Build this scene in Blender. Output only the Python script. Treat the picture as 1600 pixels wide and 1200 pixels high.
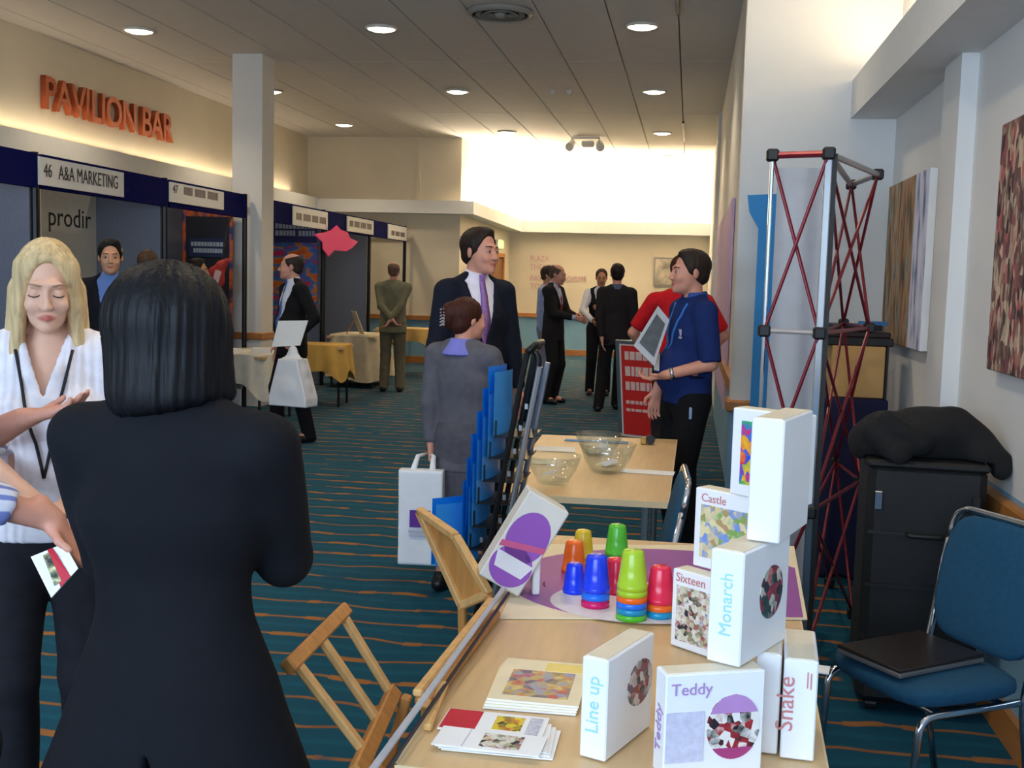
import bpy, math, random
import numpy as np
from mathutils import Vector, Matrix
for _o in list(bpy.data.objects): bpy.data.objects.remove(_o)
SC = bpy.context.scene
COL = SC.collection
random.seed(7); np.random.seed(7)
PI = math.pi

# ------------------------------------------------------------------ camera
FPX, YAW, PITCH, ROLL = 1731.44, 0.156316, 0.0951622, 0.0271005
CAM = np.array([0.0, 0.0, 1.6])
_f = np.array([-math.sin(YAW)*math.cos(PITCH), math.cos(YAW)*math.cos(PITCH), -math.sin(PITCH)])
_r = np.array([math.cos(YAW), math.sin(YAW), 0.0]); _u = np.cross(_r, _f)
_R = math.cos(ROLL)*_r + math.sin(ROLL)*_u
_U = -math.sin(ROLL)*_r + math.cos(ROLL)*_u
cd = bpy.data.cameras.new('camera'); cam = bpy.data.objects.new('camera', cd); COL.objects.link(cam)
cd.sensor_width = 36.0; cd.lens = FPX/1600*36.0; cd.clip_start = 0.05; cd.clip_end = 200
cam.matrix_world = Matrix(((_R[0], _U[0], -_f[0], CAM[0]), (_R[1], _U[1], -_f[1], CAM[1]), (_R[2], _U[2], -_f[2], CAM[2]), (0, 0, 0, 1)))
SC.camera = cam

# ------------------------------------------------------------------ light
SC.view_settings.view_transform = 'Standard'
SC.view_settings.look = 'None'
SC.view_settings.gamma = 1.0
SC.view_settings.use_curve_mapping = False
SC.view_settings.exposure = 0.0
W = bpy.data.worlds.new('world'); SC.world = W; W.use_nodes = True
W.node_tree.nodes['Background'].inputs[0].default_value = (0.62, 0.76, 1.0, 1)
W.node_tree.nodes['Background'].inputs[1].default_value = 0.9

def area(name, loc, target, sx, sy, power, col):
    l = bpy.data.lights.new(name, 'AREA'); l.shape = 'RECTANGLE'; l.size = sx; l.size_y = sy; l.energy = power; l.color = col
    o = bpy.data.objects.new(name, l); COL.objects.link(o); o.location = loc
    o.rotation_euler = (Vector(target)-Vector(loc)).to_track_quat('-Z', 'Y').to_euler()
    return o
# daylight through the glazed front behind the camera
area('window_daylight', (-2.3, -2.15, 2.15), (-1.9, 4.0, 1.5), 5.6, 1.7, 330, (0.60, 0.78, 1.0))

# ------------------------------------------------------------------ pixel helpers (a pixel gives a direction only)
def ray(x, y): return _f + _R*(x-800)/FPX - _U*(y-600)/FPX
def onz(x, y, z): d = ray(x, y); return CAM + d*(z-1.6)/d[2]
def ony(x, y, Y): d = ray(x, y); return CAM + d*Y/d[1]
def onx(x, y, X): d = ray(x, y); return CAM + d*X/d[0]

# ------------------------------------------------------------------ materials
MATS = {}
def nodes_of(m): return m.node_tree.nodes, m.node_tree.links
def srgb(c): return tuple(((v/12.92) if v <= .04045 else ((v+.055)/1.055)**2.4) for v in (c[0]/255, c[1]/255, c[2]/255))
def mat(name, rgb, rough=.6, metal=0.0, var=.06, scale=12.0, bump=0.0, bscale=80.0, spec=.5, emit=None, estr=0.0, trans=0.0, stretch=(1, 1, 1), alpha=None):
    """rgb in sRGB 0..255; var = procedural colour variation, bump = fine relief"""
    if name in MATS: return MATS[name]
    m = bpy.data.materials.new(name); m.use_nodes = True; MATS[name] = m
    N, L = nodes_of(m); b = N['Principled BSDF']
    c = srgb(rgb)
    b.inputs['Roughness'].default_value = rough; b.inputs['Metallic'].default_value = metal
    b.inputs['Specular IOR Level'].default_value = spec
    if trans: b.inputs['Transmission Weight'].default_value = trans
    tc = N.new('ShaderNodeTexCoord'); mp = N.new('ShaderNodeMapping'); mp.inputs['Scale'].default_value = stretch
    L.new(tc.outputs['Object'], mp.inputs['Vector'])
    nz = N.new('ShaderNodeTexNoise'); nz.inputs['Scale'].default_value = scale; nz.inputs['Detail'].default_value = 4
    L.new(mp.outputs[0], nz.inputs['Vector'])
    rp = N.new('ShaderNodeValToRGB')
    rp.color_ramp.elements[0].color = tuple(v*(1-var) for v in c)+(1,); rp.color_ramp.elements[1].color = tuple(min(1, v*(1+var)) for v in c)+(1,)
    rp.color_ramp.elements[0].position = .3; rp.color_ramp.elements[1].position = .7
    L.new(nz.outputs['Fac'], rp.inputs['Fac']); L.new(rp.outputs['Color'], b.inputs['Base Color'])
    if bump:
        n2 = N.new('ShaderNodeTexNoise'); n2.inputs['Scale'].default_value = bscale; n2.inputs['Detail'].default_value = 3
        L.new(mp.outputs[0], n2.inputs['Vector'])
        bp = N.new('ShaderNodeBump'); bp.inputs['Strength'].default_value = bump; bp.inputs['Distance'].default_value = .01
        L.new(n2.outputs['Fac'], bp.inputs['Height']); L.new(bp.outputs[0], b.inputs['Normal'])
    if emit:
        b.inputs['Emission Color'].default_value = srgb(emit)+(1,); b.inputs['Emission Strength'].default_value = estr
    return m

class NB:
    """tiny node builder for patterned materials"""
    def __init__(s, name, rough=.6, spec=.5):
        s.m = bpy.data.materials.new(name); s.m.use_nodes = True; MATS[name] = s.m
        s.N, s.L = nodes_of(s.m); s.b = s.N['Principled BSDF']; s.b.inputs['Roughness'].default_value = rough
        s.b.inputs['Specular IOR Level'].default_value = spec
        s.tc = s.N.new('ShaderNodeTexCoord')
    def obj(s): return s.tc.outputs['Object']
    def sep(s, v=None):
        n = s.N.new('ShaderNodeSeparateXYZ'); s.L.new(v or s.obj(), n.inputs[0]); return n.outputs
    def comb(s, x, y, z):
        n = s.N.new('ShaderNodeCombineXYZ')
        for i, v in enumerate((x, y, z)):
            if isinstance(v, (int, float)): n.inputs[i].default_value = v
            else: s.L.new(v, n.inputs[i])
        return n.outputs[0]
    def math(s, op, a, b=0.0, c=0.0):
        n = s.N.new('ShaderNodeMath'); n.operation = op
        for i, v in enumerate((a, b, c)):
            if isinstance(v, (int, float)): n.inputs[i].default_value = v
            else: s.L.new(v, n.inputs[i])
        return n.outputs[0]
    def noise(s, v, scale, detail=3.0):
        n = s.N.new('ShaderNodeTexNoise'); n.inputs['Scale'].default_value = scale; n.inputs['Detail'].default_value = detail
        s.L.new(v, n.inputs['Vector']); return n.outputs['Fac'], n.outputs['Color']
    def voro(s, v, scale):
        n = s.N.new('ShaderNodeTexVoronoi'); n.inputs['Scale'].default_value = scale
        s.L.new(v, n.inputs['Vector']); return n.outputs['Distance'], n.outputs['Color']
    def mix(s, f, a, b):
        n = s.N.new('ShaderNodeMix'); n.data_type = 'RGBA'
        if isinstance(f, (int, float)): n.inputs[0].default_value = f
        else: s.L.new(f, n.inputs[0])
        for i, v in ((6, a), (7, b)):
            if isinstance(v, tuple): n.inputs[i].default_value = srgb(v)+(1,)
            else: s.L.new(v, n.inputs[i])
        return n.outputs[2]
    def ramp(s, f, stops):
        n = s.N.new('ShaderNodeValToRGB'); e = n.color_ramp.elements
        while len(e) < len(stops): e.new(.5)
        for i, (p, c) in enumerate(stops): e[i].position = p; e[i].color = srgb(c)+(1,)
        s.L.new(f, n.inputs['Fac']); return n.outputs['Color']
    def out(s, col): s.L.new(col, s.b.inputs['Base Color']); return s.m
    def bump(s, h, st=.3, dist=.01):
        n = s.N.new('ShaderNodeBump'); n.inputs['Strength'].default_value = st; n.inputs['Distance'].default_value = dist
        s.L.new(h, n.inputs['Height']); s.L.new(n.outputs[0], s.b.inputs['Normal'])
    def step(s, v, e, w=.01):
        n = s.N.new('ShaderNodeMapRange'); n.interpolation_type = 'SMOOTHSTEP'
        s.L.new(v, n.inputs[0]); n.inputs[1].default_value = e-w; n.inputs[2].default_value = e+w; return n.outputs[0]

# ------------------------------------------------------------------ mesh helpers
def props(o, label=None, cat=None, group=None, kind=None):
    if label: o['label'] = label
    if cat: o['category'] = cat
    if group: o['group'] = group
    if kind: o['kind'] = kind
    return o
def thing(name, label, cat, loc=(0, 0, 0), rot=0.0, group=None, kind=None):
    o = bpy.data.objects.new(name, None); COL.objects.link(o); o.empty_display_size = .1
    o.location = tuple(float(v) for v in loc); o.rotation_euler = (0, 0, rot)
    return props(o, label, cat, group, kind)
def link_mesh(name, me, m, parent=None):
    o = bpy.data.objects.new(name, me); COL.objects.link(o)
    if m is not None and len(me.materials) == 0: me.materials.append(m)
    if parent is not None: o.parent = parent
    return o
def frame_of(d):
    d = np.array(d, float); d /= np.linalg.norm(d)
    a = np.array([0, 0, 1.0]) if abs(d[2]) < .95 else np.array([1.0, 0, 0])
    u = np.cross(a, d); u /= np.linalg.norm(u); return u, np.cross(d, u)
def rotz(a): c, s = math.cos(a), math.sin(a); return np.array([[c, -s, 0], [s, c, 0], [0, 0, 1.0]])
def rotx(a): c, s = math.cos(a), math.sin(a); return np.array([[1.0, 0, 0], [0, c, -s], [0, s, c]])
def roty(a): c, s = math.cos(a), math.sin(a); return np.array([[c, 0, s], [0, 1.0, 0], [-s, 0, c]])
I3 = np.eye(3)
class MB:
    def __init__(s): s.v = []; s.f = []
    def add(s, vs, fs):
        n = len(s.v); s.v += [tuple(float(q) for q in v) for v in vs]; s.f += [tuple(i+n for i in f) for f in fs]; return s
    def box(s, c, size, R=I3, bev=0.0):
        x, y, z = [q/2 for q in size]; c = np.array(c, float)
        if bev <= 0:
            P = [(-x, -y, -z), (x, -y, -z), (x, y, -z), (-x, y, -z), (-x, -y, z), (x, -y, z), (x, y, z), (-x, y, z)]
            return s.add([c+R@np.array(p) for p in P], [(0, 3, 2, 1), (4, 5, 6, 7), (0, 1, 5, 4), (1, 2, 6, 5), (2, 3, 7, 6), (3, 0, 4, 7)])
        b = min(bev, x*.95, y*.95, z*.95); V = []; idx = {}
        for sx in (-1, 1):
            for sy in (-1, 1):
                for sz in (-1, 1):
                    for k, p in enumerate(((sx*x, sy*(y-b), sz*(z-b)), (sx*(x-b), sy*y, sz*(z-b)), (sx*(x-b), sy*(y-b), sz*z))):
                        idx[(sx, sy, sz, k)] = len(V); V.append(c+R@np.array(p))
        g = lambda sx, sy, sz, k: idx[(sx, sy, sz, k)]
        Fc = []
        for q in (-1, 1):
            f0 = [g(q, -1, -1, 0), g(q, 1, -1, 0), g(q, 1, 1, 0), g(q, -1, 1, 0)]; Fc.append(tuple(f0 if q > 0 else f0[::-1]))
            f1 = [g(-1, q, -1, 1), g(-1, q, 1, 1), g(1, q, 1, 1), g(1, q, -1, 1)]; Fc.append(tuple(f1 if q > 0 else f1[::-1]))
            f2 = [g(-1, -1, q, 2), g(1, -1, q, 2), g(1, 1, q, 2), g(-1, 1, q, 2)]; Fc.append(tuple(f2 if q > 0 else f2[::-1]))
        for a in (-1, 1):
            for e in (-1, 1):
                f = [g(a, e, -1, 0), g(a, e, -1, 1), g(a, e, 1, 1), g(a, e, 1, 0)]; Fc.append(tuple(f[::-1] if a*e > 0 else f)[::-1])
                f = [g(a, -1, e, 0), g(a, -1, e, 2), g(a, 1, e, 2), g(a, 1, e, 0)]; Fc.append(tuple(f if a*e > 0 else f[::-1])[::-1])
                f = [g(-1, a, e, 1), g(-1, a, e, 2), g(1, a, e, 2), g(1, a, e, 1)]; Fc.append(tuple(f[::-1] if a*e > 0 else f)[::-1])
                for q in (-1, 1):
                    t = [g(q, a, e, 0), g(q, a, e, 1), g(q, a, e, 2)]; Fc.append(tuple(t if q*a*e > 0 else t[::-1]))
        return s.add(V, Fc)
    def cyl(s, a, b, r1, r2=None, n=12, caps=True):
        r2 = r1 if r2 is None else r2; a = np.array(a, float); b = np.array(b, float); u, w = frame_of(b-a); V = []
        for c, r in ((a, r1), (b, r2)):
            V += [c+r*(math.cos(2*PI*i/n)*u+math.sin(2*PI*i/n)*w) for i in range(n)]
        Fc = [(i, (i+1) % n, n+(i+1) % n, n+i) for i in range(n)]
        if caps: Fc += [tuple(range(n))[::-1], tuple(range(n, 2*n))]
        return s.add(V, Fc)
    def tube(s, path, r, n=8, closed=False, flat=None):
        P = [np.array(p, float) for p in path]; V = []; m = len(P); u = None
        for i, p in enumerate(P):
            d = P[(i+1) % m]-P[i-1] if closed else P[min(i+1, m-1)]-P[max(i-1, 0)]
            d = d/max(np.linalg.norm(d), 1e-9)
            if u is None: u, w = frame_of(d)
            else: u = u-d*np.dot(u, d); u /= max(np.linalg.norm(u), 1e-9); w = np.cross(d, u)
            rr = r[i] if isinstance(r, (list, tuple)) else r
            V += [p+rr*(math.cos(2*PI*k/n)*u+math.sin(2*PI*k/n)*w) for k in range(n)]
        Fc = []
        for i in range(m if closed else m-1):
            j = (i+1) % m
            Fc += [(i*n+k, i*n+(k+1) % n, j*n+(k+1) % n, j*n+k) for k in range(n)]
        if not closed: Fc += [tuple(range(n))[::-1], tuple(range((m-1)*n, m*n))]
        return s.add(V, Fc)
    def lathe(s, prof, c=(0, 0, 0), n=24, R=I3):
        V = []; c = np.array(c, float); m = len(prof)
        for r, z in prof: V += [c+R@np.array([r*math.cos(2*PI*k/n), r*math.sin(2*PI*k/n), z]) for k in range(n)]
        Fc = [(i*n+k, i*n+(k+1) % n, (i+1)*n+(k+1) % n, (i+1)*n+k) for i in range(m-1) for k in range(n)]
        return s.add(V, Fc)
    def prism(s, poly, d):
        """poly: list of 3D points, d: extrusion vector"""
        n = len(poly); P = [np.array(p, float) for p in poly]; d = np.array(d, float)
        return s.add(P+[p+d for p in P], [tuple(range(n))[::-1], tuple(range(n, 2*n))]+[(i, (i+1) % n, n+(i+1) % n, n+i) for i in range(n)])
    def grid(s, fn, nu, nv):
        V = [fn(i/nu, j/nv) for j in range(nv+1) for i in range(nu+1)]
        return s.add(V, [(j*(nu+1)+i, j*(nu+1)+i+1, (j+1)*(nu+1)+i+1, (j+1)*(nu+1)+i) for j in range(nv) for i in range(nu)])
    def mesh(s, name, smooth=False):
        me = bpy.data.meshes.new(name); me.from_pydata(s.v, [], s.f); me.update()
        if smooth:
            for p in me.polygons: p.use_smooth = True
        return me
    def build(s, name, m, parent=None, smooth=False, world=False, fix=True):
        if world and parent is not None:
            Rm = rotz(-parent.rotation_euler[2]); L0 = np.array(parent.location); s.v = [tuple(Rm@(np.array(v)-L0)) for v in s.v]
        me = s.mesh(name, smooth)
        if fix:
            import bmesh
            bm = bmesh.new(); bm.from_mesh(me); bmesh.ops.recalc_face_normals(bm, faces=bm.faces); bm.to_mesh(me); bm.free()
            if smooth:
                for p in me.polygons: p.use_smooth = True
        return link_mesh(name, me, m, parent)
def solo(name, mb, m, label, cat, group=None, kind=None, smooth=False):
    """single-mesh thing: origin moved to the middle of its base"""
    V = np.array(mb.v); c = np.array([V[:, 0].mean(), V[:, 1].mean(), V[:, 2].min()])
    mb.v = [tuple(v-c) for v in V]; o = mb.build(name, m, None, smooth); o.location = tuple(c)
    return props(o, label, cat, group, kind)
def copy_tree(o, parent=None):
    c = o.copy(); COL.objects.link(c); c.parent = parent
    for ch in list(o.children): copy_tree(ch, c)
    return c
_txt = {}
def text_mesh(txt, size, depth=.0, align='LEFT', name='lettering', xs=1.0, font=None, bold=0.0):
    cu = bpy.data.curves.new('t', 'FONT'); cu.body = txt; cu.size = size; cu.extrude = depth; cu.align_x = align; cu.resolution_u = 3
    if bold: cu.offset = bold
    o = bpy.data.objects.new('t', cu); COL.objects.link(o)
    dg = bpy.context.evaluated_depsgraph_get(); me = bpy.data.meshes.new_from_object(o.evaluated_get(dg))
    bpy.data.objects.remove(o); bpy.data.curves.remove(cu); me.name = name
    if xs != 1.0:
        for v in me.vertices: v.co.x *= xs
    return me
def text(txt, size, origin, right, up, m, parent, depth=.001, align='LEFT', name='lettering', xs=1.0, bold=0.0):
    """lettering on a flat face; origin/right/up in the parent's own coordinates"""
    me = text_mesh(txt, size, depth, align, name, xs, bold=bold); o = link_mesh(name, me, None, parent); me.materials.clear(); me.materials.append(m)
    r = Vector(right).normalized(); u = Vector(up); u = (u-r*u.dot(r)).normalized(); n = r.cross(u)
    M = Matrix(((r.x, u.x, n.x, origin[0]), (r.y, u.y, n.y, origin[1]), (r.z, u.z, n.z, origin[2]), (0, 0, 0, 1)))
    o.matrix_local = M
    return o

# ================================================================== materials for the place
M_wall = mat('wall_paint_cream', (226, 214, 190), .75, var=.03, scale=2, bump=.05, bscale=200)
M_wallw = mat('wall_paint_white', (222, 220, 216), .7, var=.02, scale=2, bump=.04, bscale=200)
M_dado = mat('dado_paint_blue', (128, 172, 200), .6, var=.03, scale=3)
M_rail = mat('rail_oak', (176, 116, 58), .42, var=.14, scale=6, stretch=(1, .2, 4))
M_panel = mat('ceiling_panel_grey', (214, 208, 202), .85, var=.025, scale=5, bump=.06, bscale=150)
M_gap = mat('ceiling_backing', (92, 84, 78), .9)
M_trim = mat('cornice_paint', (222, 222, 220), .65, var=.02)
M_navy = mat('fascia_navy', (12, 18, 84), .95, var=.1, spec=.08)
M_alu = mat('aluminium', (176, 180, 186), .28, metal=.9, var=.05)
M_chrome = mat('chrome', (205, 208, 214), .14, metal=1.0, var=.03)
M_dark = mat('black_plastic', (20, 20, 22), .5, var=.1)
M_dkmetal = mat('black_metal', (28, 28, 30), .38, metal=.5, var=.1)
M_grey = mat('stand_panel_grey', (110, 118, 138), .8, var=.07, scale=40, bump=.1, bscale=300)
M_white = mat('white_board', (236, 234, 230), .55, var=.02)
M_paper = mat('paper_white', (240, 240, 240), .6, var=.02)
M_beech = mat('beech_laminate', (216, 182, 134), .38, var=.05, scale=9, stretch=(6, .5, 1))
M_beech_edge = mat('beech_edge', (232, 204, 160), .45, var=.05)
M_wood = mat('warm_pine', (196, 136, 70), .5, var=.16, scale=9, stretch=(5, 5, .6))
M_wood2 = mat('pale_pine', (214, 166, 104), .5, var=.14, scale=9, stretch=(5, 5, .6))
M_ink = mat('print_ink_dark', (40, 38, 44), .6)
M_seat = mat('chair_fabric_teal', (10, 70, 100), .9, var=.12, scale=60, bump=.2, bscale=400)
M_black = mat('black_fabric', (13, 12, 13), .9, var=.2, scale=30, bump=.2, bscale=200)

# carpet: teal with broken wavy orange stripes woven across the room
n = NB('carpet_teal_striped', .95, .15)
x, y, z = n.sep()
nf, nc = n.noise(n.comb(n.math('MULTIPLY', x, .9), n.math('MULTIPLY', y, .9), 0.0), 2.2, 2)
row = n.math('FLOOR', n.math('MULTIPLY', y, 4.2))
wav, _ = n.noise(n.comb(n.math('MULTIPLY', x, 3.2), n.math('MULTIPLY', row, 7.31), 0.0), 1.0, 1)
yy = n.math('ADD', n.math('MULTIPLY', y, 4.2), n.math('MULTIPLY', wav, .55))
fr = n.math('FRACT', yy)
dist = n.math('ABSOLUTE', n.math('SUBTRACT', fr, .55))
row2 = n.math('FLOOR', yy)
brk, _ = n.noise(n.comb(n.math('MULTIPLY', x, 3.0), n.math('MULTIPLY', row2, 3.77), 3.0), 1.0, 1)
brk2, _ = n.noise(n.comb(n.math('MULTIPLY', x, 5.0), n.math('MULTIPLY', row2, 9.1), 8.0), 1.0, 1)
wid = n.math('ADD', .035, n.math('MULTIPLY', n.step(brk2, .56, .01), .05))
line = n.math('SUBTRACT', 1.0, n.step(n.math('SUBTRACT', dist, wid), .012, .02))
line = n.math('MULTIPLY', line, n.step(brk, .36, .03))
fine, _ = n.noise(n.obj(), 140, 2)
base = n.mix(fine, (16, 70, 94), (28, 94, 114))
base = n.mix(n.math('MULTIPLY', n.step(n.math('ABSOLUTE', n.math('SUBTRACT', fr, .05)), .12, .1), .35), base, (18, 54, 76))
stripe = n.mix(brk2, (112, 70, 42), (188, 122, 48))
col = n.mix(n.math('MULTIPLY', line, .82), base, stripe)
n.out(col); n.bump(fine, .4, .004)
M_carpet = n.m

# ================================================================== shell of the place
def structure(name, mb, m, label=None, parent=None):
    o = mb.build(name, m, parent)
    if parent is None: props(o, label, name.split('_')[0], kind='structure')
    return o
CEIL = 4.1
structure('floor', MB().box((-3.0, 10.2, -.06), (9.2, 28.0, .12)), M_carpet, 'teal carpet with broken orange stripes across the hall')
ceil = structure('ceiling', MB().box((-3.0, 10.2, CEIL+.09), (9.2, 28.0, .1)), M_gap, 'grey panelled ceiling with recessed round lights')
xs = [-.213-.655*k for k in range(11)][::-1]; xs = [-7.15]+[v for v in xs if v > -7.05]+[.442, 1.25]
ys = [-2.6, 1.5, 5.2, 9.1, 12.98, 16.9, 20.7, 24.0]
pm = {}
for i in range(len(xs)-1):
    for j in range(len(ys)-1):
        if xs[i] > .4 and ys[j] > 7: continue
        w, l = xs[i+1]-xs[i], ys[j+1]-ys[j]; key = (round(w, 3), round(l, 3))
        if key not in pm: pm[key] = MB().box((0, 0, 0), (w-.012, l-.02, .04), bev=.006).mesh('ceiling_panel')
        o = link_mesh('ceiling_panel', pm[key], M_panel, ceil); o.location = ((xs[i]+xs[i+1])/2, (ys[j]+ys[j+1])/2, CEIL+.02)

structure('wall_left', MB().box((-7.17, 8.15, 2.05), (.2, 23.7, 4.1)), M_wall, 'cream wall with the copper bar lettering')
structure('trim_1', MB().box((-6.93, 8.15, 2.86), (.28, 23.5, .22)), M_trim, 'pale bulkhead running along the wall under the lettering')
wb = structure('wall_back', MB().box((-5.62, 20.0, 2.05), (2.9, .2, 4.1)), M_wall, 'cream wall closing the row of stands')
# pilaster steps of that wall
structure('pilaster', MB().box((-4.95, 19.88, 3.53), (.06, .05, 1.14)), M_wall, None, wb)
FY = 23.4
AP = [(-4.17, 19.9), (-3.82, FY)]
structure('wall_alcove', MB().prism([(-4.17, 19.9, 0), (-3.82, FY, 0), (-4.1, FY, 0), (-4.4, 19.95, 0)], (0, 0, 4.1)), M_wall, 'wall of the recess with a brown door and exit sign')
wf = structure('wall_far', MB().box((-1.75, FY+.1, 2.48), (4.5, .2, 3.24)), M_wall, 'far cream wall with pink lettering above the blue dado')
structure('dado', MB().box((-1.75, FY+.1, .43), (4.5, .2, .86)), M_dado, None, wf)
structure('dado_rail', MB().box((-1.75, FY-.02, .83), (4.4, .06, .08)), M_rail, None, wf)
structure('baseboard_far', MB().box((-1.75, FY-.015, .06), (4.4, .05, .12)), M_rail, 'wooden skirting of the far wall')
structure('baseboard_back', MB().box((-5.62, 19.875, .06), (2.9, .05, .12)), M_rail, 'wooden skirting of the back wall')
structure('dado_rail', MB().box((-5.62, 19.87, .83), (2.9, .06, .08)), M_rail, None, wb)
structure('dado', MB().box((-5.62, 19.895, .44), (2.9, .012, .7)), M_dado, None, wb)
# cornice ledge of the recess: path with its own heights
def ledge(path, w, name, label):
    mb = MB()
    V = []
    for (x0, y0, nx, ny, zb, zt) in path:
        V += [(x0, y0, zb), (x0+nx*w, y0+ny*w, zb), (x0+nx*w, y0+ny*w, zt), (x0+nx*(w-.04), y0+ny*(w-.04), zt), (x0+nx*(w-.04), y0+ny*(w-.04), zb+.05), (x0, y0, zb+.05)]
    m = len(path); F = []
    for i in range(m-1):
        F += [(i*6+k, i*6+(k+1) % 6, (i+1)*6+(k+1) % 6, (i+1)*6+k) for k in range(6)]
    F += [tuple(range(6)), tuple(range((m-1)*6, m*6))]
    mb.add(V, F); return structure(name, mb, M_trim, label)
ledge([(-7.07, 19.9, 0, -1, 2.72, 2.95), (-4.17, 19.9, 1, -1, 2.72, 2.95), (-3.82, FY, 1, -1, 2.57, 2.82), (.36, FY, 0, -1, 2.57, 2.82)], .3, 'trim_2', 'white cornice ledge hiding the bright cove lights of the recess')
# right side beyond the stub wall
wr = structure('wall_right_far', MB().box((.46, 15.35, 2.05), (.2, 16.4, 4.1)), M_wallw, 'narrow view of the wall beyond the stub wall')
structure('pilaster', MB().box((.34, 17.2, 2.05), (.05, .9, 4.1)), M_wallw, None, wr)
structure('dado_rail', MB().box((.34, 10.5, .84), (.05, 6.2, .1)), M_rail, None, wr)
structure('dado', MB().box((.352, 10.5, .4), (.02, 6.2, .78)), M_dado, None, wr)
# stub wall and near right wall
STY = 7.1
ws = structure('wall_stub', MB().box((.735, STY+.1, 2.48), (.91, .2, 3.24)), M_wallw, 'white stub wall facing the room behind the folding frame')
structure('dado', MB().box((.735, STY+.1, .43), (.91, .2, .86)), M_dado, None, ws)
structure('dado_rail', MB().box((.72, STY+.08, .835), (.93, .24, .075), bev=.012), M_rail, None, ws)
wn = structure('wall_right', MB().box((1.29, 1.8, 2.48), (.2, 10.8, 3.24)), M_wallw, 'white wall with paintings beside the chair')
structure('dado', MB().box((1.29, 1.8, .43), (.2, 10.8, .86)), M_dado, None, wn)
structure('dado_rail', MB().box((1.175, 1.8, .80), (.05, 10.6, .085), bev=.01), M_rail, None, wn)
structure('baseboard_right', MB().box((1.178, 1.8, .06), (.03, 10.6, .12)), M_rail, 'wooden skirting along the wall by the chair')
structure('pilaster', MB().box((1.155, 5.3, 1.74), (.075, .33, 1.76)), M_wallw, None, wn)
structure('trim_3', MB().box((1.055, 1.8, 2.735), (.27, 10.6, .23)), M_trim, 'white bulkhead along the top of the wall with paintings')
# rear wall behind the camera with its glazed openings
mb = MB(); RY = -2.5
mb.box((-3.0, RY, .62), (9.0, .2, 1.24)).box((-3.0, RY, 3.6), (9.0, .2, 1.0))
for xx in (-7.0, -4.85, -2.9, -.95, 1.1): mb.box((xx, RY, 2.17), (.25, .2, 1.86))
wre = structure('wall_rear', mb, M_wallw, 'glazed front of the hall')
M_glass = mat('window_glass', (235, 245, 250), .02, trans=1.0, var=0)
for k, xx in enumerate((-5.93, -3.87, -1.92, .07)):
    o = structure('window_%d' % (k+1), MB().box((xx, RY, 2.17), (1.72, .02, 1.86)), M_glass, 'tall window pane of the glazed front')
    structure('window_frame', MB().box((xx, RY, 2.17), (.05, .06, 1.86)), M_alu, None, o)

# square column
c = thing('column', 'square white column standing in front of the stands', 'column', (-5.165, 12.65, 0), kind='structure')
MB().box((0, 0, 2.05), (.365, .375, 4.1)).build('shaft', M_wallw, c)
MB().box((0, 0, .835), (.40, .41, .085), bev=.01).build('dado_rail', M_rail, c)

# recess door with exit sign
dx, dy = AP[1][0]-AP[0][0], AP[1][1]-AP[0][1]; ll = math.hypot(dx, dy); dx, dy = dx/ll, dy/ll
d = thing('door_1', 'brown wooden door in the recess under the exit sign', 'door', (AP[0][0]+dx*2.35+.01, AP[0][1]+dy*2.35, 0), math.atan2(dy, dx), kind='structure')
M_door = mat('door_brown', (120, 82, 40), .5, var=.15, scale=5, stretch=(6, 1, .5))
dl_ = MB().box((0, -.02, 1.0), (.9, .04, 2.0), bev=.006).build('door_leaf', M_door, d)
mb = MB(); mb.box((-.49, -.03, 1.02), (.08, .08, 2.04)).box((.49, -.03, 1.02), (.08, .08, 2.04)).box((0, -.03, 2.06), (1.06, .08, .08)); mb.build('door_frame', M_rail, d)
MB().cyl((.36, -.05, 1.0), (.36, -.11, 1.0), .012).cyl((.36, -.10, 1.0), (.24, -.10, 1.0), .01).build('door_handle', M_chrome, dl_)
ex = thing('exit_sign', 'small lit green exit sign over the brown door', 'sign', (AP[0][0]+dx*2.5+.06, AP[0][1]+dy*2.5, 2.18), math.atan2(dy, dx))
MB().box((0, -.0, .1), (.42, .05, .2), bev=.008).build('sign_case', M_white, ex)
MB().box((0, -.03, .1), (.36, .012, .14)).build('sign_face', mat('exit_green', (150, 235, 120), .4, emit=(170, 240, 120), estr=2.2), ex)

# ================================================================== ceiling fittings
M_lamp = mat('lamp_glow', (255, 246, 225), .4, emit=(255, 240, 208), estr=14)
M_lrim = mat('lamp_rim', (225, 220, 210), .4)
def downlight(x0, y0, label):
    t = thing('ceiling_light', label, 'ceiling light', (x0, y0, CEIL-.03), group='round recessed ceiling lights')
    MB().lathe([(.135, .02), (.165, .0), (.165, .03), (.135, .04), (.135, .02)], n=28).build('trim_ring', M_lrim, t, True)
    MB().lathe([(.0, -.008), (.09, -.004), (.135, .012)], n=28).build('lens', M_lamp, t, True)
    l = bpy.data.lights.new('downlight', 'SPOT'); l.energy = 75; l.color = (1.0, .82, .58); l.spot_size = math.radians(130); l.spot_blend = .6; l.shadow_soft_size = .12
    o = bpy.data.objects.new('downlight', l); COL.objects.link(o); o.location = (0, 0, -.06); o.parent = t
LX = (-5.85, -3.21, -.57); LY = (11.2, 14.95, 19.05)
lname = {(0, 0): 'round ceiling light above the bar lettering, nearest the camera', (1, 0): 'round ceiling light in the middle of the nearest row', (2, 0): 'round ceiling light in the nearest row, next to the stub wall',
         (0, 1): 'round ceiling light half hidden by the square column', (1, 1): 'round ceiling light in the middle of the second row', (2, 1): 'round ceiling light in the second row, next to the wall',
         (0, 2): 'round ceiling light over the back wall of the stands', (1, 2): 'round ceiling light at the mouth of the bright recess', (2, 2): 'round ceiling light in the third row, right of the spotlights'}
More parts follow.
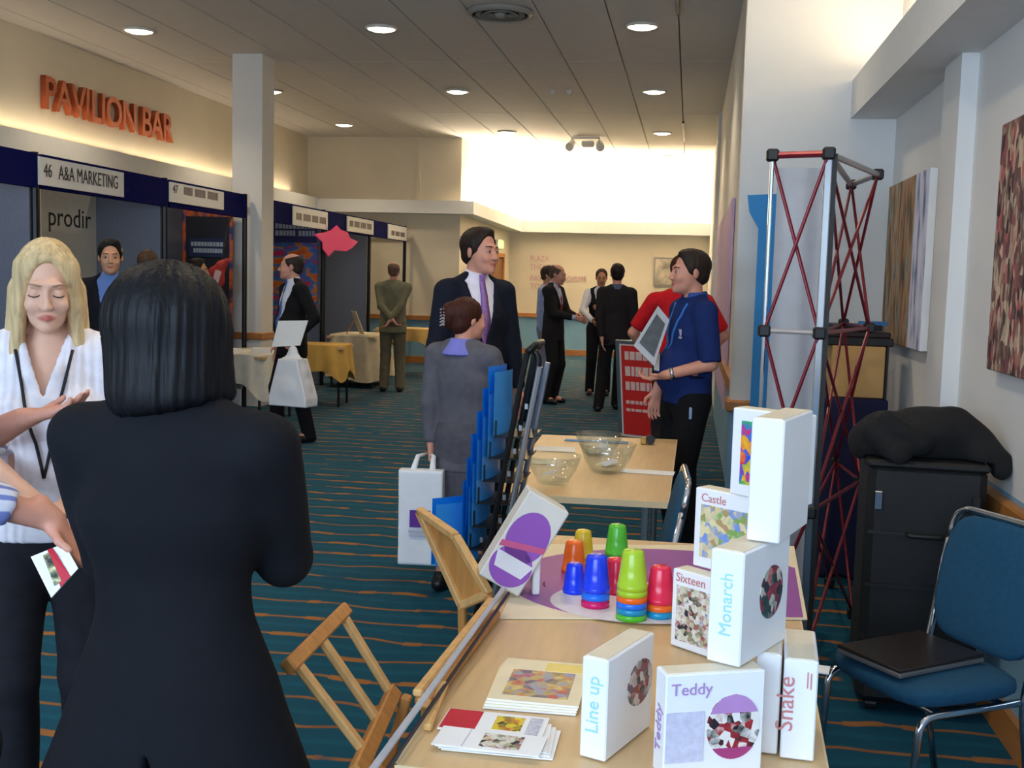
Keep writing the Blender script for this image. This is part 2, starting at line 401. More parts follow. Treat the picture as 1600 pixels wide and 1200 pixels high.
for i, a in enumerate(LX):
    for j, b in enumerate(LY): downlight(a, 18.25 if (i, j) == (0, 2) else b, lname[(i, j)])
downlight(-.57, 22.6, 'round ceiling light farthest away, in the glow of the cove')
for a, w1 in zip(LX, ('over the grey stands', 'over the open carpet', 'over the tables')):
    for b, w2 in ((7.4, 'overhead in the row before the nearest visible one'), (3.6, 'overhead in the row above the camera')): downlight(a, b, 'round ceiling light '+w1+', '+w2)
# round air diffuser
t = thing('ceiling_vent', 'round ceiling air diffuser with dark concentric rings', 'vent', (-1.87, 10.55, CEIL-.05))
M_vent = mat('vent_grey', (150, 146, 140), .5)
MB().lathe([(.0, .045), (.3, .045)], n=32).build('backing', M_dark, t)
MB().lathe([(.27, .0), (.31, .02), (.31, .05), (.27, .04), (.27, .0)], n=32).build('outer_ring', M_vent, t, True)
for r in (.2, .13): MB().lathe([(r-.025, .04), (r+.03, .005), (r+.035, .01), (r-.015, .045), (r-.025, .04)], n=32).build('louvre_ring', M_vent, t, True)
MB().lathe([(.0, -.01), (.04, -.005), (.06, .03), (.0, .035)], n=20).build('hub', M_vent, t, True)
# spotlights under the ceiling at the back
p = onz(915, 213, CEIL)
t = thing('spotlight_bar', 'white twin spotlight fitting below the ceiling at the back', 'spotlight', (p[0], p[1], CEIL-.2))
MB().box((0, 0, .17), (.5, .06, .04)).build('mounting_bar', M_white, t)
for sx in (-1, 1):
    MB().cyl((sx*.24, 0, .17), (sx*.24, 0, .1), .02).cyl((sx*.27, -.1, .0), (sx*.24, .08, .09), .075, .06, 14).build('spot_head', M_white, t)
MB().box((.05, -.05, .06), (.22, .12, .1), bev=.02).build('battery_box', M_white, t)
p = onz(875, 141, CEIL)
t = thing('sprinkler', 'pair of small pale sprinkler heads on the ceiling', 'sprinkler', (p[0], p[1], CEIL-.06))
for sx in (-.1, .12): MB().lathe([(.0, 0), (.035, .01), (.04, .05), (.06, .06)], (sx, 0, 0), 14).build('sprinkler_head', M_white, t, True)
mb = MB(); mb.box((-.213, 9.85, CEIL-.01), (.03, 1.7, .03)); solo('ceiling_track', mb, M_dark, 'short black track in a ceiling joint, nearest the camera', 'track')
mb = MB(); mb.box((-.213, 18.9, CEIL-.01), (.035, 2.3, .03)); solo('ceiling_track', mb, M_dark, 'short black track in a ceiling joint near the far wall', 'track')
# cove lights (lamps lying in the ledges, plus an added fill row on the left)
M_tube = mat('cove_tube', (255, 240, 210), .4, emit=(255, 226, 170), estr=18)
def cove(a, b, power, label, n, tm=None):
    a = np.array(a); b = np.array(b); L = b-a; ln = np.linalg.norm(L); c = (a+b)/2
    for k in range(n):
        p0 = a+L*((k+.08)/n); p1 = a+L*((k+.92)/n)
        o = solo('cove_tube', MB().cyl(p0, p1, .013, n=8), tm or M_tube, label, 'light tube', group=label+' row')
    l = bpy.data.lights.new('cove', 'AREA'); l.shape = 'RECTANGLE'; l.size = ln; l.size_y = .1; l.energy = power; l.color = (1.0, .85, .62)
    o = bpy.data.objects.new('cove', l); COL.objects.link(o); o.location = tuple(c+np.array([0, 0, .05]))
    xa = Vector(L).normalized(); za = Vector((0, 0, -1)); ya = za.cross(xa).normalized(); za = xa.cross(ya)
    o.matrix_world = Matrix(((xa.x, ya.x, za.x, c[0]), (xa.y, ya.y, za.y, c[1]), (xa.z, ya.z, za.z, c[2]+.04), (0, 0, 0, 1)))
    return o
cove((-3.4, FY-.13, 2.70), (.3, FY-.13, 2.70), 330, 'light tube hidden behind the far cornice ledge', 3)
cove((-3.98, 20.3, 2.83), (-3.72, 22.9, 2.72), 230, 'light tube hidden behind the cornice of the recess side', 2)
cove((-6.99, 7.0, 2.985), (-6.99, 19.0, 2.985), 16, 'added fill light tube on the bulkhead under the lettering', 6, mat('fill_tube_dim', (255, 240, 210), .4, emit=(255, 214, 160), estr=2.5))  # no lamps known on this bulkhead; weak row added to lift the ceiling
cove((1.02, 1.0, 2.87), (1.02, 6.9, 2.87), 40, 'light tube lying on the bulkhead above the paintings', 4)

# ================================================================== exhibition stands along the left
FX, BX = -5.15, -5.92
YS1 = [6.0, 8.2, 10.4, 12.4]; YS2 = [12.9, 15.2, 17.5, 19.75]
def panel(name, a, b, z0, z1, th, m, parent):
    a = np.array(a, float); b = np.array(b, float); d = (b-a)/np.linalg.norm(b-a); nrm = np.array([-d[1], d[0]])*th/2
    P = [(a[0]+nrm[0], a[1]+nrm[1], z0), (b[0]+nrm[0], b[1]+nrm[1], z0), (b[0]-nrm[0], b[1]-nrm[1], z0), (a[0]-nrm[0], a[1]-nrm[1], z0)]
    return MB().prism(P, (0, 0, z1-z0)).build(name, m, parent, world=True)
def stand(y0, y1, label, back=True, divider=True, first=False, last=False):
    t = thing('exhibition_stand', label, 'stand', ((FX+BX)/2, (y0+y1)/2, 0))
    MB().box((FX, (y0+y1)/2, 2.345), (.05, y1-y0-.08, .27)).build('fascia', M_navy, t, world=True)
    for yy, on in ((y0+.036, first), (y1-.036, True)):
        if on: MB().cyl((FX, yy, 0), (FX, yy, 2.49), .03, n=8).build('post', M_dkmetal, t, world=True)
    for yy in (y0+.04, y1-.04): MB().cyl((BX, yy, 0), (BX, yy, 2.45), .025, n=8).build('post', M_dkmetal, t, world=True)
    MB().box((FX-.38, y1-.036, 2.43), (.72, .035, .04)).build('top_rail', M_dkmetal, t, world=True)
    MB().box((BX, (y0+y1)/2, 2.43), (.035, y1-y0-.06, .04)).build('top_rail', M_dkmetal, t, world=True)
    if back:
        n = 2
        for k in range(n):
            a = y0+.06+(y1-y0-.12)*k/n; b = y0+.06+(y1-y0-.12)*(k+1)/n
            panel('panel', (BX, a+.01), (BX, b-.01), .05, 2.41, .03, M_grey, t)
    if divider: panel('panel', (BX+.04, y1-.036), (FX-.04, y1-.036), .05, 2.41, .03, M_grey, t)
    return t
S = [stand(6.0, 8.2, 'grey stand cut by the left edge, beside the first name board', first=True),
     stand(8.2, 10.4, 'grey stand with the large marketing name board and white poster'),
     stand(10.4, 12.4, 'grey stand with the dark poster, ending at the square column', divider=False),
     stand(12.9, 15.2, 'grey stand with the blue poster, just past the square column', first=True),
     stand(15.2, 17.5, 'grey stand behind the cream tablecloth and the pink sign'),
     stand(17.5, 19.75, 'last stand, open at the back, by the cream wall', back=False, divider=False)]
def fascia_board(px0, px1, ytop, ybot, label, lines, st):
    a = onx(px0, ytop, FX+.03); b = onx(px1, ytop, FX+.03); lo = onx(px0, ybot, FX+.03)
    y0, y1 = a[1], b[1]; zt = 2.455 if ytop < 330 else 2.46; zb = 2.455-(a[2]-lo[2])
    t = thing('name_board', label, 'sign', (FX+.043, (y0+y1)/2, zb))
    bo = MB().box((0, 0, (zt-zb)/2), (.016, y1-y0, zt-zb)).build('board', M_white, t)
    for (s, size, dy, dz, xsc) in lines:
        if s is None:
            k = 0; yy = -(y1-y0)/2+dy
            mb = MB()
            while yy < (y1-y0)/2-.12:
                w = .03+.03*random.random(); mb.box((.010, yy+w/2, dz), (.004, w, size)); yy += w+.012; k += 1
                if k % 5 == 4: yy += .05
            mb.build('lettering', mat('faded_print', (120, 108, 108), .6), bo)['kind'] = 'stuff'
        else:
            text(s, size, (.012, -(y1-y0)/2+dy, dz), (0, 1, 0), (0, 0, 1), M_ink, bo, .001, xs=xsc)
    return t
fascia_board(58, 190, 260, 304, 'white name board reading A&A MARKETING with stand number 46', [('46', .15, .05, .07, .8), ('A&A MARKETING', .165, .26, .065, .74), ('..', .1, 1.36, .065, 1)], S[1])
fascia_board(263, 347, 297, 328, 'white name board with small grey lettering next to the square column', [('47', .12, .05, .09, .9), (None, .08, .30, .13, 1)], S[2])
fascia_board(456, 510, 326, 356, 'pale name board above the blue poster', [(None, .09, .1, .12, 1)], S[3])
fascia_board(541, 582, 343, 366, 'pale name board above the cream tablecloth stand', [(None, .09, .1, .12, 1)], S[4])
fascia_board(605, 634, 354, 376, 'pale name board at the last stand, nearest the cream wall', [(None, .08, .2, .1, 1)], S[5])

# copper wall lettering, one piece per letter
M_cop = mat('copper_letters', (176, 84, 44), .38, metal=.35, var=.12)
sign = thing('wall_lettering', 'copper letters reading PAVILION BAR on the cream wall', 'sign', (-7.06, 11.3, 3.31))
me = text_mesh('PAVILION BAR', .5, .025); w_all = max(v.co.x for v in me.vertices); bpy.data.meshes.remove(me)
cur = ''; sc = 3.03/w_all
for ch in 'PAVILION BAR':
    off = 0.0
    if cur:
        m0 = text_mesh(cur+'I', .5, .0); off = max(v.co.x for v in m0.vertices)
        m1 = text_mesh('I', .5, .0); off -= max(v.co.x for v in m1.vertices); bpy.data.meshes.remove(m0); bpy.data.meshes.remove(m1)
    if ch != ' ':
        o = text(ch, .5, (.03, off*sc, 0), (0, 1, 0), (0, 0, 1), M_cop, sign, .03, name='letter', xs=sc*1.04, bold=.008)
    cur += ch

# far wall pink lettering
M_pink = mat('pink_lettering', (214, 168, 172), .6)
sg = thing('wall_lettering', 'faint pink lettering in four lines on the far wall', 'sign', (-3.0, FY-.012, 1.4))
for s, px0, px1, py in (('PLAZA', 828, 858, 408), ('THEATRE', 828, 871, 421), ('PAVILION ROOMS', 828, 916, 438), ('TOILETS', 828, 868, 451)):
    a = ony(px0, py, FY-.012); b = ony(px1, py, FY-.012); m0 = text_mesh(s, .17); wd = max(v.co.x for v in m0.vertices); bpy.data.meshes.remove(m0)
    text(s, .17, (a[0]+3.0, -.002, a[2]-1.4), (1, 0, 0), (0, 0, 1), M_pink, sg, .004, xs=(b[0]-a[0])/wd)
# framed picture on the far wall
a = ony(1022, 402, FY-.03); b = ony(1062, 448, FY-.03)
n = NB('far_picture', .6); f, c2 = n.noise(n.obj(), 3.5, 4); n.out(n.ramp(f, [(.3, (90, 96, 92)), (.5, (190, 180, 160)), (.65, (230, 220, 205))]))
fp = thing('framed_picture', 'framed grey picture on the far wall behind the polo man', 'picture', ((a[0]+b[0])/2, FY-.02, b[2]))
hh = a[2]-b[2]; ww = b[0]-a[0]
MB().box((0, 0, hh/2), (ww, .03, hh)).build('frame', mat('frame_grey', (150, 146, 140), .5), fp)
MB().box((0, -.012, hh/2), (ww-.07, .02, hh-.07)).build('picture', n.m, fp)
# lilac banner on the wall beyond the stub
solo('wall_banner', MB().box((.345, 12.6, 1.42), (.02, 5.4, 1.85)), mat('lilac_banner', (206, 176, 214), .7, var=.05), 'lilac banner on the wall beyond the stub wall', 'banner')

# ================================================================== implicit-surface modelling (people, cloth, bags)
def A(p): return np.array(p, np.float32)
class SDF:
    def __init__(s, lo, hi, h):
        s.h = h; s.lo = np.array(lo, float); s.n = np.ceil((np.array(hi)-s.lo)/h).astype(int)+1
        s.ax = [(s.lo[i]+h*np.arange(s.n[i])).astype(np.float32) for i in range(3)]
        s.v = np.full(tuple(s.n), .25, np.float32)
    def win(s, lo, hi):
        a = np.clip(np.floor((np.array(lo)-s.lo)/s.h).astype(int), 0, s.n-1); b = np.clip(np.ceil((np.array(hi)-s.lo)/s.h).astype(int)+1, 1, s.n)
        b = np.maximum(b, a+1)
        sl = tuple(slice(a[i], b[i]) for i in range(3))
        return sl, s.ax[0][sl[0]][:, None, None], s.ax[1][sl[1]][None, :, None], s.ax[2][sl[2]][None, None, :]
    def put(s, sl, d, k, op):
        v = s.v[sl]
        if op == 'add':
            if k <= 0: s.v[sl] = np.minimum(v, d); return
            h = np.clip(.5+.5*(d-v)/k, 0, 1); s.v[sl] = d+(v-d)*h-k*h*(1-h)
        else:
            d = -d
            if k <= 0: s.v[sl] = np.maximum(v, d); return
            h = np.clip(.5-.5*(d-v)/k, 0, 1); s.v[sl] = d+(v-d)*h+k*h*(1-h)
    def cap(s, a, b, r1, r2=None, k=.02, sq=None, axis=None, op='add'):
        """round cone a-b; sq<1 flattens it along axis"""
        r2 = r1 if r2 is None else r2; a = A(a); b = A(b); m = max(r1, r2)*max(1, sq or 1)+max(k, 0)+s.h*3
        sl, X, Y, Z = s.win(np.minimum(a, b)-m, np.maximum(a, b)+m)
        ba = b-a; l2 = max(float(ba@ba), 1e-9); px, py, pz = X-a[0], Y-a[1], Z-a[2]
        t = np.clip((px*ba[0]+py*ba[1]+pz*ba[2])/l2, 0, 1)
        qx, qy, qz = px-t*ba[0], py-t*ba[1], pz-t*ba[2]; q2 = qx*qx+qy*qy+qz*qz
        if sq:
            n = A(axis); n = n/np.linalg.norm(n); qn = qx*n[0]+qy*n[1]+qz*n[2]; q2 = q2-qn*qn+(qn/sq)**2
            d = (np.sqrt(np.maximum(q2, 1e-12))-(r1+(r2-r1)*t))*min(1.0, sq**.5)
        else: d = np.sqrt(q2)-(r1+(r2-r1)*t)
        s.put(sl, d.astype(np.float32), k, op); return s
    def ell(s, c, r, k=.02, R=None, op='add'):
        c = A(c); r = A(r); m = float(r.max())+max(k, 0)+s.h*3
        sl, X, Y, Z = s.win(c-m, c+m); p = [X-c[0], Y-c[1], Z-c[2]]
        if R is not None: p = [R[0][i]*p[0]+R[1][i]*p[1]+R[2][i]*p[2] for i in range(3)]
        k0 = np.sqrt((p[0]/r[0])**2+(p[1]/r[1])**2+(p[2]/r[2])**2); k1 = np.sqrt((p[0]/r[0]**2)**2+(p[1]/r[1]**2)**2+(p[2]/r[2]**2)**2)+1e-6
        s.put(sl, (k0*(k0-1)/k1).astype(np.float32), k, op); return s
    def fn(s, f, lo=None, hi=None, k=0.0, op='sub'):
        sl, X, Y, Z = s.win(s.lo if lo is None else lo, s.lo+s.h*s.n if hi is None else hi); s.put(sl, f(X, Y, Z).astype(np.float32)+np.zeros_like(s.v[sl]), k, op); return s
    def below(s, z): return s.fn(lambda X, Y, Z: Z-z+0*X+0*Y)          # remove everything below z
    def above(s, z): return s.fn(lambda X, Y, Z: z-Z+0*X+0*Y)
    def probe(s, x, z, start, d):
        """first surface hit along y from start in direction d (+1/-1)"""
        i = int(np.clip(round((x-s.lo[0])/s.h), 0, s.n[0]-1)); kz = int(np.clip(round((z-s.lo[2])/s.h), 0, s.n[2]-1)); col = s.v[i, :, kz]
        ys = s.ax[1]; rng = range(len(ys)) if d > 0 else range(len(ys)-1, -1, -1)
        for j in rng:
            if col[j] < 0: return float(ys[j])
        return start
    def mesh(s, name, disp=None):
        v = s.v; v[0] = v[-1] = .2; v[:, 0] = v[:, -1] = .2; v[:, :, 0] = v[:, :, -1] = .2
        ins = v < 0; nx, ny, nz = v.shape
        C = [(dx, dy, dz) for dx in (0, 1) for dy in (0, 1) for dz in (0, 1)]
        cnt = np.zeros((nx-1, ny-1, nz-1), np.int8)
        for dx, dy, dz in C: cnt += ins[dx:nx-1+dx, dy:ny-1+dy, dz:nz-1+dz]
        idx = np.argwhere((cnt > 0) & (cnt < 8)); n = len(idx)
        if n == 0: return bpy.data.meshes.new(name)
        cv = np.stack([v[idx[:, 0]+c[0], idx[:, 1]+c[1], idx[:, 2]+c[2]] for c in C], 1)
        acc = np.zeros((n, 3), np.float32); w = np.zeros(n, np.float32)
        for a in range(8):
            for b in range(a+1, 8):
                dv = np.array(C[b])-np.array(C[a])
                if np.abs(dv).sum() != 1: continue
                cr = (cv[:, a] < 0) != (cv[:, b] < 0); t = np.where(cr, cv[:, a]/np.where(cr, cv[:, a]-cv[:, b], 1), 0)
                acc += cr[:, None]*(np.array(C[a], np.float32)+t[:, None]*dv); w += cr
        pos = (idx+acc/w[:, None])*s.h+s.lo
        vid = np.full((nx-1, ny-1, nz-1), -1, np.int32); vid[idx[:, 0], idx[:, 1], idx[:, 2]] = np.arange(n)
        Q = []
        for ax in range(3):
            o1, o2 = [(1, 2), (2, 0), (0, 1)][ax]
            sl0 = [slice(None)]*3; sl1 = [slice(None)]*3; sl0[ax] = slice(0, -1); sl1[ax] = slice(1, None)
            i0, i1 = ins[tuple(sl0)], ins[tuple(sl1)]; e = np.argwhere(i0 != i1); e = e[(e[:, o1] > 0) & (e[:, o2] > 0) & (e[:, o1] < v.shape[o1]-1) & (e[:, o2] < v.shape[o2]-1)]
            flip = i0[e[:, 0], e[:, 1], e[:, 2]]
            q = []
            for (a, b) in ((-1, -1), (0, -1), (0, 0), (-1, 0)):
                f = e.copy(); f[:, o1] += a; f[:, o2] += b; q.append(vid[f[:, 0], f[:, 1], f[:, 2]])
            q = np.stack(q, 1); q[~flip] = q[~flip][:, ::-1]; Q.append(q)
        Q = np.concatenate(Q); Q = Q[(Q >= 0).all(1)]
        # light smoothing
        for _ in range(2):
            sm = np.zeros_like(pos); c = np.zeros(n)
            for a in range(4):
                b = (a+1) % 4
                for d in range(3): sm[:, d] += np.bincount(Q[:, a], pos[Q[:, b], d], n)+np.bincount(Q[:, b], pos[Q[:, a], d], n)
                c += np.bincount(Q[:, a], minlength=n)+np.bincount(Q[:, b], minlength=n)
            pos = .5*pos+.5*sm/np.maximum(c, 1)[:, None]
        if disp is not None: pos = disp(pos)
        me = bpy.data.meshes.new(name); me.vertices.add(n); me.vertices.foreach_set('co', pos.astype(np.float32).ravel())
        m = len(Q); me.loops.add(m*4); me.loops.foreach_set('vertex_index', Q.ravel().astype(np.int32)); me.polygons.add(m)
        me.polygons.foreach_set('loop_start', np.arange(0, m*4, 4, dtype=np.int32)); me.polygons.foreach_set('loop_total', np.full(m, 4, np.int32))
        me.polygons.foreach_set('use_smooth', np.ones(m, bool)); me.update(calc_edges=True); me.validate()
        return me
def wrinkle(amp, seed=0, fz=9.0):
    r = np.random.RandomState(seed); K = r.normal(size=(7, 3))*np.array([11, 11, fz]); ph = r.uniform(0, 6.3, 7)
    def f(p):
        a = sum(np.sin(p@K[i]+ph[i]+1.3*np.sin(p@K[(i+3) % 7]*.6)) for i in range(7))/7*amp
        c = p.copy(); c[:, 2] = 0; c[:, :2] -= c[:, :2].mean(0); nn = c/np.maximum(np.linalg.norm(c, axis=1), 1e-3)[:, None]
        return p+nn*a[:, None]
    return f

# ------------------------------------------------------------------ figures
SKIN = {'fair': (238, 190, 164), 'tan': (206, 150, 116), 'rosy': (214, 152, 130), 'olive': (196, 138, 100), 'brown': (150, 92, 66)}
def skin_mat(k):
    if 'skin_'+k in MATS: return MATS['skin_'+k]
    n = NB('skin_'+k, .5, .4); f, _ = n.noise(n.obj(), 30, 3); c = SKIN[k]; at = n.N.new('ShaderNodeAttribute'); at.attribute_name = 'lip'
    base = n.mix(f, tuple(int(v*.95) for v in c), tuple(min(255, int(v*1.03)) for v in c))
    n.out(n.mix(at.outputs['Fac'], base, (int(c[0]*.86), int(c[1]*.60), int(c[2]*.62)))); return n.m
def hair_mat(name, rgb, rough=.55):
    if 'hair_'+name in MATS: return MATS['hair_'+name]
    n = NB('hair_'+name, rough, .22); f, _ = n.noise(n.math('ADD', 0, 0) if False else n.comb(n.math('MULTIPLY', n.sep()[0], 90), n.math('MULTIPLY', n.sep()[1], 90), n.math('MULTIPLY', n.sep()[2], 4)), 1.0, 2)
    n.out(n.mix(f, tuple(int(v*.62) for v in rgb), tuple(min(255, int(v*1.22)) for v in rgb))); n.bump(f, .55, .006); return n.m
def unit(v): v = np.array(v, float); return v/max(np.linalg.norm(v), 1e-9)
def ik(S, T, l1, l2, pole):
    S = np.array(S, float); T = np.array(T, float); d = T-S; L = np.linalg.norm(d); Lm = min(L, (l1+l2)*.995); u = d/L; T2 = S+u*Lm
    a = (l1*l1-l2*l2+Lm*Lm)/(2*Lm); hh = math.sqrt(max(l1*l1-a*a, 0)); p = np.array(pole, float); p = unit(p-u*np.dot(p, u))
    return S+u*a+p*hh, T2
def hand(F, w, d, n, s, side, curl=.35, k=.006, spread=.0):
    """palm, four unequal bent fingers and a thumb leaving the side of the palm"""
    d = unit(d); n = unit(np.array(n)-d*np.dot(n, d)); wv = np.cross(n, d)*side
    for o in (-.026, -.009, .009, .024): F.cap(w+d*.012*s+wv*o*.7*s, w+d*.085*s+wv*o*s, .0135*s, .0125*s, k=.012)
    F.cap(w-d*.04*s, w+d*.02*s, .026*s, .023*s, k=.015, sq=.75, axis=n)
    for o, ln, cu in ((-.030, .060, 1.1), (-.010, .076, 1.0), (.010, .083, .95), (.029, .074, .9)):
        p = w+d*.088*s+wv*o*s; dd = unit(d+wv*o*spread*10); nn = n; r = .0092*s
        for seg, (f, rr) in enumerate(((.45, 1.0), (.32, .93), (.24, .85))):
            an = curl*cu*(1 if seg else .7); ca, sa = math.cos(an), math.sin(an)
            dd, nn = unit(dd*ca+nn*sa), unit(nn*ca-dd*sa)
            q = p+dd*ln*f*s; F.cap(p, q, r*rr, r*rr*.93, k=.004); p = q
    t0 = w+d*.022*s+wv*.03*s; t1 = t0+unit(d*.6+wv*.75+n*.25)*.042*s; t2 = t1+unit(d*.85+wv*.25+n*.35)*.034*s
    F.cap(w+d*.02*s+wv*.015*s, t0, .016*s, .013*s, k=.01); F.cap(t0, t1, .0125*s, .0105*s, k=.006); F.cap(t1, t2, .0105*s, .0088*s, k=.004)

def person(label, loc, facing, H=1.75, top='jacket', legs='trousers', topc=(30, 30, 36), legc=(28, 28, 32), shirtc=None, tiec=None, skin='tan',
           hair='short', hairc=(50, 36, 28), headyaw=0.0, headpitch=0.0, lh=None, rh=None, lpole=(.5, 1, -.2), rpole=(-.5, 1, -.2), feet=None, hb=.010, hc=.014,
           fem=False, belly=0.0, lean=0.0, face=True, hem=.80, flare=.02, wide=1.0, curlL=.35, curlR=.35, palmL=None, palmR=None, shoec=(22, 20, 20), hdirL=None, hdirR=None,
           wr=.005, collar=None, seed=1, sleeve=None, smile=False, headtilt=0.0, lidded=False, legs_z=0.0, tieover=None, shadec=None, zb=1.10, wv=.085, waist=None, vent=None, pleat=0.0):
    s = H/1.75; P = thing('person', label, 'person', (loc[0], loc[1], 0.0), math.atan2(facing[0], -facing[1]))
    cl, sn = math.cos(lean), math.sin(lean)
    def T(p):
        p = np.array(p, float)
        if p[2] > .95: y, z = p[1], p[2]-.95; p = np.array([p[0], y*cl-z*sn, .95+z*cl+y*sn])
        return p*s
    wd = wide
    SHL, SHR = T((.172*wd, .012, 1.415)), T((-.172*wd, .012, 1.415))
    lw = np.array(lh if lh is not None else (.245*wd, -.04, .83))*s; rw = np.array(rh if rh is not None else (-.245*wd, -.04, .83))*s
    EL, lw = ik(SHL, lw, .285*s, .25*s, lpole); ER, rw = ik(SHR, rw, .285*s, .25*s, rpole)
    feet = feet or ((.11, 0.0), (-.11, 0.0)); HIP = [np.array((.088, 0, .92))*s, np.array((-.088, 0, .92))*s]
    ANK = [np.array((f[0], f[1]+.03, .085))*s for f in feet]; KN = [ik(HIP[i], ANK[i], .43*s, .42*s, (0, -1, .05))[0] for i in (0, 1)]
    hcn = T((0, -.02, 1.632))
    RH = rotz(headyaw)@rotx(headpitch)@roty(headtilt); neck = T((0, .012, 1.50)); hcn = neck+RH@(np.array((0, -.03, .132))*s)
    hp = lambda p: hcn+RH@(np.array(p, float)*s)
    lo = np.min([SHL, SHR, EL, ER, lw, rw]+ANK+[hcn], 0)-.24; hi = np.max([SHL, SHR, EL, ER, lw, rw]+ANK+[hcn], 0)+.24; lo[2] = -.02; hi[2] = H+.06
    if top != 'none': lo[:2] -= .06; hi[:2] += .06
    def torso(F, g, zt=1.49, zmin=.9):
        sq = dict(sq=.68, axis=(0, 1, 0)); q = lambda v: (v+g)*s
        wa = .118 if fem else .14; hp_ = .165 if fem else .16
        F.cap(T((0, .0, .92)), T((0, 0, 1.08)), q(hp_), q(wa), k=.03, **sq)
        F.cap(T((0, 0, 1.08)), T((0, -.0, 1.28)), q(wa), q(.155*wd), k=.04, **sq)
        F.cap(T((0, .0, 1.28)), T((0, .01, 1.38)), q(.155*wd), q(.125*wd), k=.04, **sq)
        F.cap(T((-.13*wd, .015, 1.405)), T((.13*wd, .015, 1.405)), q(.052), k=.05)
        F.cap(T((0, .015, 1.38)), T((0, .012, zt)), q(.085), q(.052), k=.06)
        for sx in (-1, 1): F.cap(T((sx*.06, .02, 1.45)), T((sx*.15*wd, .015, 1.42)), q(.04), k=.05)
        if belly: F.ell(T((0, -.055, 1.08)), ((.15+g)*s, (.08+belly+g)*s, .15*s), k=.05)
        if fem:
            for sx in (-1, 1): F.ell(T((sx*.072, -.085, 1.255)), ((.072+g)*s, (.062+g)*s, .075*s), k=.03)
    def arm(F, S, E, Wp, r0, r1, r2, k=.03):
        F.cap(S, E, r0*s, r1*s, k=k); F.cap(E, Wp, r1*s, r2*s, k=.015)
    # ---- body: one continuous surface
    F = SDF(lo, hi, hb)
    torso(F, -.022)
    for i in (0, 1):
        F.cap(HIP[i], KN[i], .078*s, .052*s, k=.03); F.cap(KN[i], ANK[i], .052*s, .036*s, k=.02)
        F.cap(ANK[i], ANK[i]+np.array((0, -.12*s, -.045*s)), .034*s, .028*s, k=.02)
    arm(F, SHL, EL, lw, .048, .038, .027); arm(F, SHR, ER, rw, .048, .038, .027)
    for S_, E_, w_, sd, cu, pn, hd in ((SHL, EL, lw, 1, curlL, palmL, hdirL), (SHR, ER, rw, -1, curlR, palmR, hdirR)):
        d_ = unit(hd) if hd is not None else unit(w_-E_); hand(F, w_, d_, pn if pn is not None else (-sd, 0, 0), s, sd, cu)
    F.cap(T((0, .02, 1.42)), hp((0, .025, -.06)), .056*s, .050*s, k=.025)
    g = .94 if fem else 1.0
    F.ell(hp((0, .018, .036)), np.array((.074, .096, .084))*s*g, k=.01, R=RH)
    F.ell(hp((0, -.026, -.03)), np.array((.063, .07, .084))*s*g, k=.02, R=RH)
    F.ell(hp((0, -.045, -.082)), np.array((.044, .045, .034))*s*g, k=.025, R=RH)
    F.ell(hp((0, -.08, -.1)), np.array((.02, .016, .016))*s*g, k=.02, R=RH)
    if face:
        F.cap(hp((-.034, -.083, .024)), hp((.034, -.083, .024)), .011*s, k=.014)
        for sx in (-1, 1):
            F.ell(hp((sx*.033, -.101, .002)), np.array((.018, .013, .011))*s, k=.012, op='sub', R=RH)
            F.ell(hp((sx*.032, -.080, .001)), np.array((.0135, .0125, .0115))*s, k=.003, R=RH)
            F.ell(hp((sx*.036, -.075, -.035)), np.array((.022, .018, .02))*s, k=.02, R=RH)
        F.cap(hp((0, -.092, .008)), hp((0, -.113, -.034)), .0075*s, .0118*s, k=.009)
        for sx in (-1, 1): F.ell(hp((sx*.0115, -.104, -.037)), np.array((.0075, .009, .007))*s, k=.005, R=RH)
        cv = .004 if smile else -.001
        for sx in (-1, 1):
            F.cap(hp((0, -.0985, -.0615)), hp((sx*.024, -.086, -.064+cv)), .0050*s, .0035*s, k=.004)
            F.cap(hp((0, -.0975, -.0725)), hp((sx*.021, -.086, -.068+cv)), .0055*s, .0035*s, k=.004)
    for sx in (-1, 1): F.ell(hp((sx*.074*g, .012, -.006)), np.array((.0095, .02, .032))*s, k=.006, R=RH@rotz(sx*.35))
    me = F.mesh('body'); sm = skin_mat(skin); me.materials.append(sm)
    if face:
        co = np.zeros(len(me.vertices)*3, np.float32); me.vertices.foreach_get('co', co); co = co.reshape(-1, 3)
        lc = (co-hcn)@RH/s; cv = .004 if smile else -.001
        e_ = np.sqrt((lc[:, 0]/.024)**2+((lc[:, 2]+.067-cv*(lc[:, 0]/.023)**2)/.0095)**2); lipv = np.clip((1.15-e_)/.4, 0, 1)*(lc[:, 1] < -.08)
        at = me.attributes.new('lip', 'FLOAT', 'POINT'); at.data.foreach_set('value', lipv.astype(np.float32))
    link_mesh('body', me, None, P)
